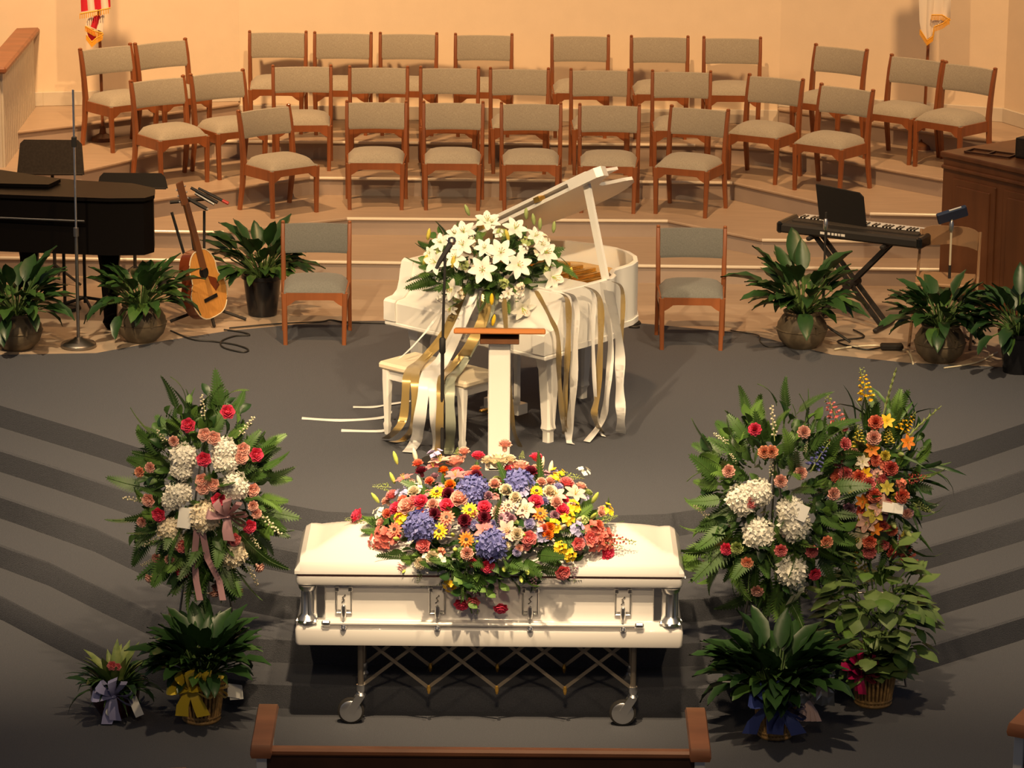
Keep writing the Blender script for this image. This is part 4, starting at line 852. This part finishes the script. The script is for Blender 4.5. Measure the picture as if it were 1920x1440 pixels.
foliage(t, 'strap', 40, .14, 1.35, (.7, 1.05), 22, .04); foliage(t, 'salal', 30, .15, 1.2, (.9, 1.7), 23, .07); foliage(t, 'croton', 16, .17, .6, (.8, 1.15), 24, .04); foliage(t, 'lil', 14, .14, 1.2, (.5, .75), 25, .04)
inst(FM['rose'], 'rose', t, Matrix.Translation((.0, -.12, .33)) @ zto((0, -1, .5)), FL['pink']); inst(FM['rose'], 'rose', t, Matrix.Translation((.03, -.11, .32)) @ zto((0, -1, .5)) @ Matrix.Scale(.8, 4), FL['pink'])
bow(t, (.01, -.15, .17), M_bowl, 1.35, tails=1, seed=10); MB().strip([(0, -.16, .17), (-.01, -.17, .08), (-.03, -.18, .01)], [.04, .075, .06], (1, 0, 0)).build('ribbon_tail', M_bowl, t)
MB().lathe([(0, -.001), (.024, -.001), (.024, .001), (0, .001)], 16).build('sticker', M_card, t, (-.01, -.178, .08), (R_(80), 0, 0))
card(t, (.13, -.14, .10), .05, .115, (R_(-14), R_(-24), 0))

# ------------------------------------------------------------------ pews
def pew(x0, x1, y, h, label, ends=(1, 1), rz=0, org=None, L=.5):
    cx = (x0+x1)/2; t = thing('pew', label, 'pew', (cx, y, 0) if org is None else (*org, 0), rz); W = (x1-x0)/2
    MB().box((0, 0, h-.02), (2*W-.10, .06, .04), b=.012).build('top_rail', M_capwood, t)
    MB().box((0, .01, h/2), (2*W-.12, .03, h-.06)).build('back_panel', M_panelw, t)
    MB().box((0, .25, .43), (2*W-.12, .42, .04), b=.01).build('seat', M_capwood, t)
    for sx, on in ((-1, ends[0]), (1, ends[1])):
        if not on: continue
        x = sx*(W-.035); s = MB().box((x, L/2-.02, (h-.02)/2), (.05, L, h-.02), b=.004); e = s.build('end_panel', M_white, t)
        MB().box((x+sx*.024, L/2-.02, h*.45), (.01, L-.16, h-.3), b=.004).build('end_inset', M_white, e)
        s = MB(); s.loft([[(x+a, yy, zz) for a, zz in ((-.045, z-.02), (.045, z-.02), (.052, z), (.045, z+.018), (-.045, z+.018), (-.052, z))] for yy, z in ((-.055, h-.02), (-.04, h+.005), (.2, h+.015), (L-.06, h+.03), (L-.02, h+.022))])
        s.build('arm_cap', M_capwood, t)
    return t
pL = atz(474, 1402, .86); pR = atz(1328, 1407, .86)
pew(pL.x, pR.x, 15.6, .83, 'white-ended wooden pew at bottom centre facing the casket', L=.50)
a = atz(1872, 1345, .86); pew(a.x, a.x+1.6, a.y, .83, 'white-panelled end of a pew at the bottom right corner', ends=(1, 0), rz=R_(-28), org=(a.x+.78, a.y-.40), L=.46)
a = atz(356, 1438, .90); pew(a.x-1.8, a.x, a.y-.5, .83, 'brown arm tip of a pew at the bottom edge, left', ends=(0, 1), org=(a.x-.86, a.y-.53), rz=R_(8))

# ------------------------------------------------------------------ left: black grand piano, stands, guitar
bp = atz(300, 478, 1.35)
BZ = SZ
gp = thing('grand_piano', 'black grand piano at the left edge behind the potted plants', 'piano', (-3.6, 24.12, BZ))
bo_ = [(-1.15, -.05), (.75, -.30), (1.0, -.28), (1.06, -.18), (1.04, .06), (.86, .22), (.5, .30), (.2, .42), (-.1, .62), (-.5, .8), (-1.15, .95)]
MB().prism(bo_, .60, .97).build('case', M_lacq, gp)
MB().prism([(x*1.01, y*1.01-.01) for x, y in bo_], .99, 1.015).build('lid', M_lacq, gp)
MB().prism([(-1.15, .1), (.3, .0), (.36, .2), (-.1, .5), (-1.15, .82)], 1.02, 1.045).build('lid_flap', M_lacq, gp)
MB().box((0, 0, .98), (1.7, .02, .012), M=Matrix.Translation((-.25, -.19, .85)) @ Matrix.Rotation(R_(-8.3), 4, 'Z')).build('case_trim', M_steel, gp)
for x, y in ((.72, .0), (-.9, .2), (.1, .35)): 
    MB().bar([(x, y, .6), (x, y, .45), (x, y, .08), (x, y, .05), (x, y, 0)], [.17, .13, .09, .11, .06], [.17, .13, .09, .11, .06]).build('leg', M_lacq, gp)
s = MB().box((-.35, .1, .33), (.04, .04, .56)).box((-.25, .1, .33), (.04, .04, .56)).box((-.3, .08, .07), (.28, .1, .08)); s.build('pedal_lyre', M_lacq, gp)

def music_stand(px0, px1, pyt, pyb, y, label, m, tiltback=12):
    a = aty(px0, pyb, y); b = aty(px1, pyb, y); c = aty(px0, pyt, y); z0 = a.z; h = (c.z-a.z); w_ = b.x-a.x; fl_ = SZ
    t = thing('music_stand', label, 'music stand', ((a.x+b.x)/2, y, fl_))
    T = Matrix.Translation((0, .0, z0-fl_+h/2)) @ Matrix.Rotation(R_(-tiltback), 4, 'X')
    s = MB().loft([[T @ Vector((x, yy, z)) for x, z in ((-w_/2-.02, -h/2), (w_/2+.02, -h/2), (w_/2, h/2-.03), (w_/2-.03, h/2), (-w_/2+.03, h/2), (-w_/2, h/2-.03))] for yy in (0, .012)]); s.build('desk', m, t)
    MB().box((0, 0, 0), (w_+.02, .05, .012), M=T @ Matrix.Translation((0, -.025, -h/2))).build('lip', m, t)
    zb = z0-fl_+h*.4
    MB().tube([(0, .06, .1), (0, .06, zb-.1), (0, .03, zb)], .013, 8).build('pole', M_matte, t)
    s = MB()
    for k in range(3): aa = R_(90+120*k); s.tube([(0, .06, .14), (.24*math.cos(aa), .06+.24*math.sin(aa), .012)], .01, 6)
    s.build('tripod_base', M_matte, t)
music_stand(38, 154, 262, 326, 25.45, 'brown-black music stand desk behind the black piano, under the half wall', M_brown, 16)
music_stand(187, 310, 324, 352, 25.42, 'black music stand with rounded wide desk right of the black piano', M_matte, 10)

def roundstand(px, py, ptop, label, m, boom=None):
    p = atz(px, py, SZ); t = thing('microphone_stand', label, 'microphone stand', (p.x, p.y+.1, SZ)); top = aty(ptop[0], ptop[1], p.y+.1)-t.location
    MB().lathe([(0, 0), (.125, 0), (.125, .018), (.115, .03), (.04, .055), (.02, .07), (0, .07)], 28).build('round_base', M_steel, t)
    mid = Vector((top.x*.45, 0, top.z*.45))
    MB().tube([(0, 0, .05), mid], .012, 8).build('lower_tube', M_steel, t); MB().tube([mid, top], .008, 8).build('upper_tube', M_chrome, t)
    MB().lathe([(.012, -.035), (.02, -.03), (.02, .03), (.012, .035)], 12, c=mid).build('clutch', M_steel, t)
    MB().box(tuple(Vector((top.x*.8, 0, top.z*.80))), (.035, .035, .07)).build('clamp', M_matte, t); return t
roundstand(144, 656, (137, 168), 'tall steel microphone stand with round base before the black piano', M_steel)

# black boom stand near the piano legs
p = atz(160, 575, SZ); t = thing('tripod_stand', 'low black stand with tripod feet under the black piano', 'stand', (p.x, p.y, SZ))
MB().tube([(0, 0, .03), (0, 0, .55)], .012).build('pole', M_matte, t)
s = MB()
for k in range(4): aa = R_(20+90*k); s.tube([(0, 0, .07), (.26*math.cos(aa), .26*math.sin(aa), .012)], .012, 6)
s.build('feet', M_matte, t)
p = atz(122, 578, SZ); t = thing('microphone_stand', 'short black stand with flat round base under the black piano', 'microphone stand', (p.x, p.y, SZ))
MB().lathe([(0, 0), (.12, 0), (.11, .02), (.02, .03), (0, .03)], 24).build('round_base', M_matte, t); MB().tube([(0, 0, .02), (0, 0, .52)], .012).build('pole', M_matte, t)

# guitar on a stand
gl = atz(395, 612, SZ); gs = thing('guitar_stand', 'black tripod stand holding the guitar and small microphones', 'stand', (gl.x-.02, gl.y+.12, SZ))
s = MB()
for a, b in (((0, 0, .12), (-.28, -.02, .01)), ((0, 0, .12), (.05, -.16, .01)), ((0, 0, .12), (.26, .06, .01)), ((-.02, .02, .1), (-.08, .06, .45))): s.tube([a, b], .012, 6)
s.build('feet', M_matte, gs)
tops = [(322, 398), (350, 372), (383, 395)]
for i, (x, y) in enumerate(tops):
    q = aty(x, y, gl.y+.2)-gs.location; MB().tube([(-.03+.02*i, .03, .1), (q.x*.5-.02, .05, q.z*.5), q], .011, 6).build('upright', M_matte, gs)
q = aty(350, 372, gl.y+.2)-gs.location
MB().tube([q+Vector((-.12, 0, -.03)), q+Vector((.16, 0, .0))], .013, 6).build('cross_arm', M_matte, gs)
for i, (x0, y0, x1, y1, mm, rr3) in enumerate([(358, 352, 408, 380, M_matte, .014), (372, 353, 417, 376, M_matte, .012), (366, 362, 402, 383, M_steel, .013), (352, 372, 388, 392, M_matte, .016)]):
    a = aty(x0, y0, gl.y+.12)-gs.location; b = aty(x1, y1, gl.y+.08)-gs.location; o = MB().tube([a, a*.4+b*.6, b], [rr3*.8, rr3, rr3*.9], 8).build('clip_microphone', mm, gs)
    if i == 1: MB().tube([b, b+(b-a).normalized()*.05], rr3, 8).build('red_cap', M_red, o)
    if i == 3: MB().lathe([(0, -.015), (.016, 0), (0, .015)], 8, c=b).build('silver_cap', M_chrome, o)
gt = thing('guitar', 'acoustic guitar with spruce top and mahogany sides on a stand', 'guitar', (gl.x+.03, gl.y+.02, SZ+.07))
gt.rotation_euler = (R_(-10), R_(-9), R_(54))
def gout(k=1.0):
    P = []
    for i in range(40):
        a = 2*math.pi*i/40; c, s_ = math.cos(a), math.sin(a); z = .25+.25*s_
        w_ = .19*abs(c)**.7*(1-.0) ; t_ = (z)/.5
        w_ = (.195*(1-.30*max(0, t_-.35)/.65) - .035*math.exp(-((t_-.60)/.12)**2))*abs(c)**.62
        P.append((math.copysign(w_, c)*k, (z-.25)*k+.25))
    return P
go = gout()
MB().loft([[(x, y, z) for x, z in go] for y in (-.0, .10)]).build('body', M_gside, gt)
MB().loft([[(x, y, z) for x, z in gout(k)] for k, y in ((.99, .001), (.99, -.004))]).build('soundboard', M_guitar, gt)
s = MB().tube([(x, -.003, z) for x, z in go+go[:1]], .0045, 5); s.build('binding', M_cream, gt)
MB().loft([[(.047*math.cos(2*math.pi*k/20), y, .335+.047*math.sin(2*math.pi*k/20)) for k in range(20)] for y in (-.004, -.006)]).build('sound_hole', M_black, gt)
MB().loft([[(x, y, z) for x, z in ((.03, .30), (.10, .26), (.12, .20), (.07, .17), (.035, .24))] for y in (-.004, -.0065)]).build('pickguard', M_gside, gt)
MB().box((0, -.008, .14), (.14, .01, .028), b=.004).build('bridge', M_black, gt)
MB().loft([[(a*w_, y, z) for a, y in ((-1, -.018), (1, -.018), (1, -.004), (.6, .016), (-.6, .016), (-1, -.004))] for w_, z in ((.028, .36), (.027, .5), (.022, .85))]).build('neck', M_dwood, gt)
MB().box((0, .005, .93), (.07, .016, .17), b=.006).build('headstock', M_dwood, gt)
s = MB()
for sx in (-1, 1):
    for k in range(3): s.lathe([(0, -.01), (.008, 0), (0, .01)], 6, c=(sx*.045, .005, .88+.045*k))
s.build('tuning_pegs', M_chrome, gt)
s = MB()
for k in range(6): s.tube([(-.02+.008*k, -.014, .14), (-.015+.006*k, -.02, .86)], .0008, 3)
s.build('guitar_strings', M_steel, gt)['kind'] = 'stuff'

# cables
def cable(pts, label, m=M_cable, r=.006, nm='cable'):
    P = [atz(x, y, SZ+.008) for x, y in pts]; c = P[0]; out_ = []
    n = len(P)
    for i in range(n-1):
        p0, p1, p2, p3 = P[max(i-1, 0)], P[i], P[i+1], P[min(i+2, n-1)]
        for j in range(6):
            t = j/6; out_.append(.5*((2*p1)+(p2-p0)*t+(2*p0-5*p1+4*p2-p3)*t*t+(3*p1-p0-3*p2+p3)*t**3)-Vector((0, 0, 0)))
    out_.append(P[-1]); tag(MB().tube(out_, r, 6).build(nm, m), label, 'cable')
cable([(320, 620), (360, 636), (400, 640), (440, 646), (465, 655), (455, 660), (420, 652), (415, 640), (440, 630), (468, 628), (450, 622), (420, 618)], 'tangled black cable on the stage floor below the guitar')
cable([(430, 615), (520, 607), (600, 603), (620, 600), (650, 604), (725, 606)], 'black cable along the carpet edge behind the left chair')
cable([(1175, 604), (1190, 600), (1200, 606), (1185, 609), (1198, 613), (1180, 612), (1196, 603)], 'small coil of black cable right of the white piano', r=.009)
cable([(1370, 620), (1420, 628), (1425, 640), (1440, 650), (1475, 648)], 'thin black cable by the clay pot left of the keyboard', r=.004)
cable([(1565, 655), (1600, 650), (1650, 648), (1700, 658), (1712, 682)], 'pale cable curving in front of the keyboard stand', M_cream, .007)
cable([(1600, 618), (1620, 632), (1570, 640), (1620, 655), (1660, 650)], 'black cable lying under the keyboard stand')
cable([(1770, 690), (1830, 680), (1870, 660)], 'pale cable between the two right-hand pots', M_cream, .006)
p = atz(1672, 655, SZ); t = thing('foot_pedal', 'small black foot pedal under the keyboard stand', 'pedal', (p.x, p.y, SZ)); MB().box((0, 0, .02), (.16, .08, .04), b=.01).build('housing', M_matte, t)

# ------------------------------------------------------------------ right: keyboard on an X stand
k0 = aty(1480, 412, 24.55); k1 = aty(1733, 446, 24.25)
kc = (k0+k1)/2; ang = math.atan2(k1.y-k0.y, k1.x-k0.x); KL = math.hypot(k1.x-k0.x, k1.y-k0.y)
ang = R_(-28); KL = 1.12
kb = thing('keyboard', 'black electronic keyboard with white keys on a crossed stand', 'keyboard', (kc.x, kc.y, kc.z-.06), ang)
MB().box((0, 0, .035), (KL, .30, .07), b=.015).build('case', M_matte, kb)
for sx in (-1, 1): MB().box((sx*(KL/2-.02), 0, .04), (.045, .315, .085), b=.02).build('end_block', M_black, kb)
MB().box((0, .03, .074), (KL-.14, .14, .012), b=.003).build('control_panel', M_brown, kb)
kw = (KL-.16)/36
for i in range(36): MB().box((-KL/2+.08+kw*(i+.5), .155-.04, .078), (kw*.9, .13, .014), b=.002).build('white_key', M_card, kb)
for i in range(36):
    if i % 7 in (0, 1, 3, 4, 5): MB().box((-KL/2+.08+kw*(i+1), .08, .086), (kw*.5, .08, .014), b=.002).build('black_key', M_black, kb)
s = MB()
for x, w_ in ((-.20, .035), (-.15, .02), (-.12, .018), (-.095, .018), (-.07, .018), (-.04, .03)): s.box((x, -.1525, .035), (w_, .003, .018), b=.001)
s.build('rear_lettering', M_card, kb)
T = Matrix.Translation((-.13, .0, .20)) @ Matrix.Rotation(R_(-8), 4, 'Z') @ Matrix.Rotation(R_(14), 4, 'X')
MB().loft([[T @ Vector((x, y, z)) for x, z in ((-.19, -.14), (.20, -.16), (.20, .11), (.17, .14), (-.19, .16))] for y in (0, .012)]).build('music_rest', M_matte, kb)
ks = thing('keyboard_stand', 'black double-braced X keyboard stand at the right of the stage', 'keyboard stand', (kc.x, kc.y, SZ), ang)
h = kc.z-.06-SZ
for y in (-.05, .05):
    MB().flat((-.30, y, h-.015), (.24, y, .03), .03, .022).build('brace_bar', M_matte, ks)
    MB().flat((.27, y+.025, h-.015), (-.28, y+.025, .03), .03, .022).build('brace_bar', M_matte, ks)
MB().lathe([(0, -.1), (.035, -.1), (.035, .1), (0, .1)], 14).build('pivot', M_matte, ks, (-.02, 0, h*.47), (R_(90), 0, 0))
for x, z in ((-.30, h-.015), (.27, h-.015), (.24, .02), (-.28, .02)): MB().box((x, 0, z), (.035, .36, .03), b=.01).build('cross_foot', M_matte, ks)

def straight(px, py, ptop, y, label, m, r=.008):
    top = aty(*ptop, y); t = thing('microphone_stand', label, 'microphone stand', (top.x, y, SZ)); hh = top.z-SZ
    MB().tube([(0, 0, .05), (0, 0, hh*.6)], r*1.3).build('lower_tube', M_matte, t); MB().tube([(0, 0, hh*.6), (0, 0, hh)], r).build('upper_tube', m, t)
    MB().lathe([(.01, hh*.86), (.018, hh*.88), (.018, hh*.93), (.01, hh*.95)], 10).build('clutch', M_chrome, t)
    s = MB()
    for k in range(3): aa = R_(90+120*k); s.tube([(0, 0, .12), (.22*math.cos(aa), .22*math.sin(aa), .01)], .009, 6)
    s.build('tripod_base', M_matte, t); return t, hh
straight(0, 0, (1549, 398), 23.95, 'thin black microphone stand behind the arching plant by the keyboard', M_matte)
t, hh = straight(0, 0, (1785, 402), 23.95, 'white stand topped with a dark blue tablet before the organ', M_cream)
MB().box((0, 0, 0), (.22, .03, .10), b=.012, M=Matrix.Translation((.0, -.01, hh+.0)) @ Matrix.Rotation(R_(-18), 4, 'Y') @ Matrix.Rotation(R_(30), 4, 'X')).build('tablet', M_blue, t)
MB().box((0, 0, 0), (.09, .01, .04), b=.002, M=Matrix.Translation((.02, -.03, hh+.035)) @ Matrix.Rotation(R_(-18), 4, 'Y') @ Matrix.Rotation(R_(30), 4, 'X')).build('label_plate', M_card, t)

# tan folding chair behind the tablet stand
p = aty(1765, 460, 24.5); t = thing('folding_chair', 'tan metal folding chair half hidden beside the organ console', 'chair', (p.x+.02, 24.15, SZ), R_(-14))
s = MB(); rg = []
for i in range(11):
    u = i/10*2-1; x = u*.215; y = -.05*(1-u*u); zt_ = .80-.06*u**4; zb_ = .64+.03*(1-abs(u))-.1*max(0, abs(u)-.7); rg.append([(x, y, zb_), (x, y+.012, zb_), (x, y+.012, zt_), (x, y, zt_)])
s.loft(rg); s.build('backrest', M_tan, t)
MB().box((0, -.2, .44), (.40, .38, .03), b=.012).build('seat', M_tan, t)
for sx in (-1, 1):
    MB().tube([(sx*.21, .0, .76), (sx*.215, -.08, .45), (sx*.215, -.42, .0)], .011).build('leg', M_tan, t); MB().tube([(sx*.19, -.30, .44), (sx*.19, .16, .0)], .011).build('leg', M_tan, t)

# organ console
og = atz(1769, 286, 1.85)
oc = thing('organ_console', 'large dark wood organ console with panelled side at the right edge', 'organ', (og.x, og.y, SZ), R_(-52)); OH = 1.10
MB().box((.85, .5, OH/2), (1.7, 1.0, OH-.04), b=.006).build('cabinet', M_dwood, oc)
MB().box((.85, .5, OH-.01), (1.74, 1.04, .04), b=.008).build('top', M_dwood, oc)
for i in range(3):
    x = .34+.52*i
    MB().box((x, -.004, .53), (.44, .02, .80), b=.008).build('panel_frame', M_dwood, oc)
    MB().box((x, -.016, .53), (.34, .02, .70), b=.012).build('panel', M_dwood, oc)
MB().box((.85, -.01, OH-.10), (1.7, .03, .03), b=.01).build('moulding', M_dwood, oc)
# hymn rack and black box on the organ
q = atz(1850, 288, 1.86); t = thing('book_rack', 'thin dark wooden rack lying on the organ top', 'rack', (q.x, q.y, SZ+OH+.012), R_(-35))
for a, b in (((-.14, -.08), (.22, -.08)), ((-.14, .06), (.22, .06)), ((-.14, -.08), (-.14, .06)), ((.22, -.08), (.22, .06)), ((.04, -.08), (.04, .06))): MB().flat((*a, .008), (*b, .008), .014, .014, (0, 0, 1)).build('slat', M_panelw, t)
q = atz(1916, 296, 1.86); t = thing('speaker_box', 'black box standing on the organ top at the right edge', 'box', (q.x+.08, q.y, SZ+OH+.012), R_(-40))
MB().box((0, 0, .075), (.20, .18, .15), b=.006).build('housing', M_matte, t); MB().box((0, -.091, .075), (.17, .004, .12), b=.003).build('front_grille', M_brown, t)

# ------------------------------------------------------------------ flags
def flag(px, y, z0, zb, label, kind, tilt):
    b = aty(px, 210, y); t = thing('flag', label, 'flag', (b.x, y, z0))
    MB().tube([(0, 0, .05), (tilt, 0, 2.4)], .013, 10).build('pole', M_wood, t)
    MB().lathe([(0, 0), (.10, 0), (.09, .03), (.03, .06), (.02, .12), (0, .12)], 20).build('base', M_dwood, t)
    return t
fz = 1.33
t = flag(192, 28.15, 1.33, 0, 'hanging red and white striped flag with gold fringe by the left wall', 'us', -.02)
def FPx(px, py, y=28.1): return aty(px, py, y)-t.location
def pleat(P, mats, nm, yy=28.1, n=6, amp=.02):
    # P: list of rows of pixel points (left to right); columns alternate stripes
    cols = len(P[0]); 
    for c_ in range(cols-1):
        V = []; F = []
        for r_, row in enumerate(P):
            for i in range(n+1):
                u = i/n; x = row[c_][0]*(1-u)+row[c_+1][0]*u; y_ = row[c_][1]*(1-u)+row[c_+1][1]*u
                V.append(aty(x, y_, yy-amp*math.sin(math.pi*u)*(1 if c_ % 2 else .3))-t.location)
        w_ = n+1
        for r_ in range(len(P)-1):
            for i in range(n): a = r_*w_+i; F.append((a, a+1, a+w_+1, a+w_))
        m = MB(); m.add(V, F); m.add([v+Vector((0, .012, 0)) for v in V], F); m.build(nm, mats[c_ % len(mats)], t, smooth=70)
pleat([[(150, -140), (162, -140), (172, -140), (188, -140), (198, -140), (204, -140)], [(150, -40), (163, -40), (176, -40), (190, -40), (204, -42)][:1]*0+[(150, -40), (160, -40), (172, -40), (186, -42), (198, -42), (205, -42)], [(152, 22), (165, 20), (178, 18), (190, 17), (204, 15), (207, 13)]], [M_flagr, M_flagw], 'stripe')
pleat([[(166, 33), (176, 30), (189, 27), (196, 26)], [(160, 48), (170, 50), (181, 55), (193, 60)], ], [M_flagw, M_flagr, M_flagw], 'stripe', 28.12)
pleat([[(160, 50), (175, 55)], [(166, 70), (181, 69)], [(170, 78), (176, 74)]], [M_flagr], 'stripe', 28.11)
def fringe(rows, y): 
    s = MB()
    for (a, b) in zip(rows[:-1], rows[1:]):
        for i in range(7):
            u = i/7; x = a[0]*(1-u)+b[0]*u; yy = a[1]*(1-u)+b[1]*u; p = aty(x, yy, y)-t.location; s.tube([p, p+Vector((0, -.004, -.042))], .0035, 4)
        s.tube([aty(*a, y)-t.location, aty(*b, y)-t.location], .006, 5)
    o = s.build('fringe', M_fringe, t); o['kind'] = 'stuff'
fringe([(150, 26), (178, 21), (207, 15)], 28.07); fringe([(160, 49), (176, 58), (193, 62)], 28.07); fringe([(162, 66), (172, 79), (180, 72), (194, 64)], 28.07)
t = flag(1733, 28.1, 1.33, 0, 'hanging white flag with gold fringe by the right wall', 'white', .03)
pleat([[(1724, -140), (1738, -140), (1755, -140), (1772, -140), (1784, -140)], [(1723, 0), (1738, 0), (1752, 0), (1768, 0), (1783, 0)], [(1724, 40), (1736, 52), (1748, 40), (1766, 28), (1782, 36)], [(1727, 58), (1738, 74), (1748, 66), (1756, 50), (1758, 48)]], [M_flagw], 'fold', 28.05)
fringe([(1725, 56), (1738, 76), (1749, 68), (1752, 50), (1768, 44), (1781, 34)], 28.0); fringe([(1747, 28), (1766, 28), (1782, 38)], 28.0)

# outlets
def outlet(px, py, z, rz, label):
    p = atz(px, py, z); t = thing('power_outlet', label, 'outlet', p, rz); MB().box((0, -.004, 0), (.11, .012, .07), b=.004).build('cover_plate', M_steel, t)
    for x in (-.025, .025): MB().box((x, -.011, 0), (.03, .006, .04), b=.004).build('socket', M_chrome, t)
outlet(1891, 1134, .07, R_(40), 'small metal outlet in the lowest step at the far right')
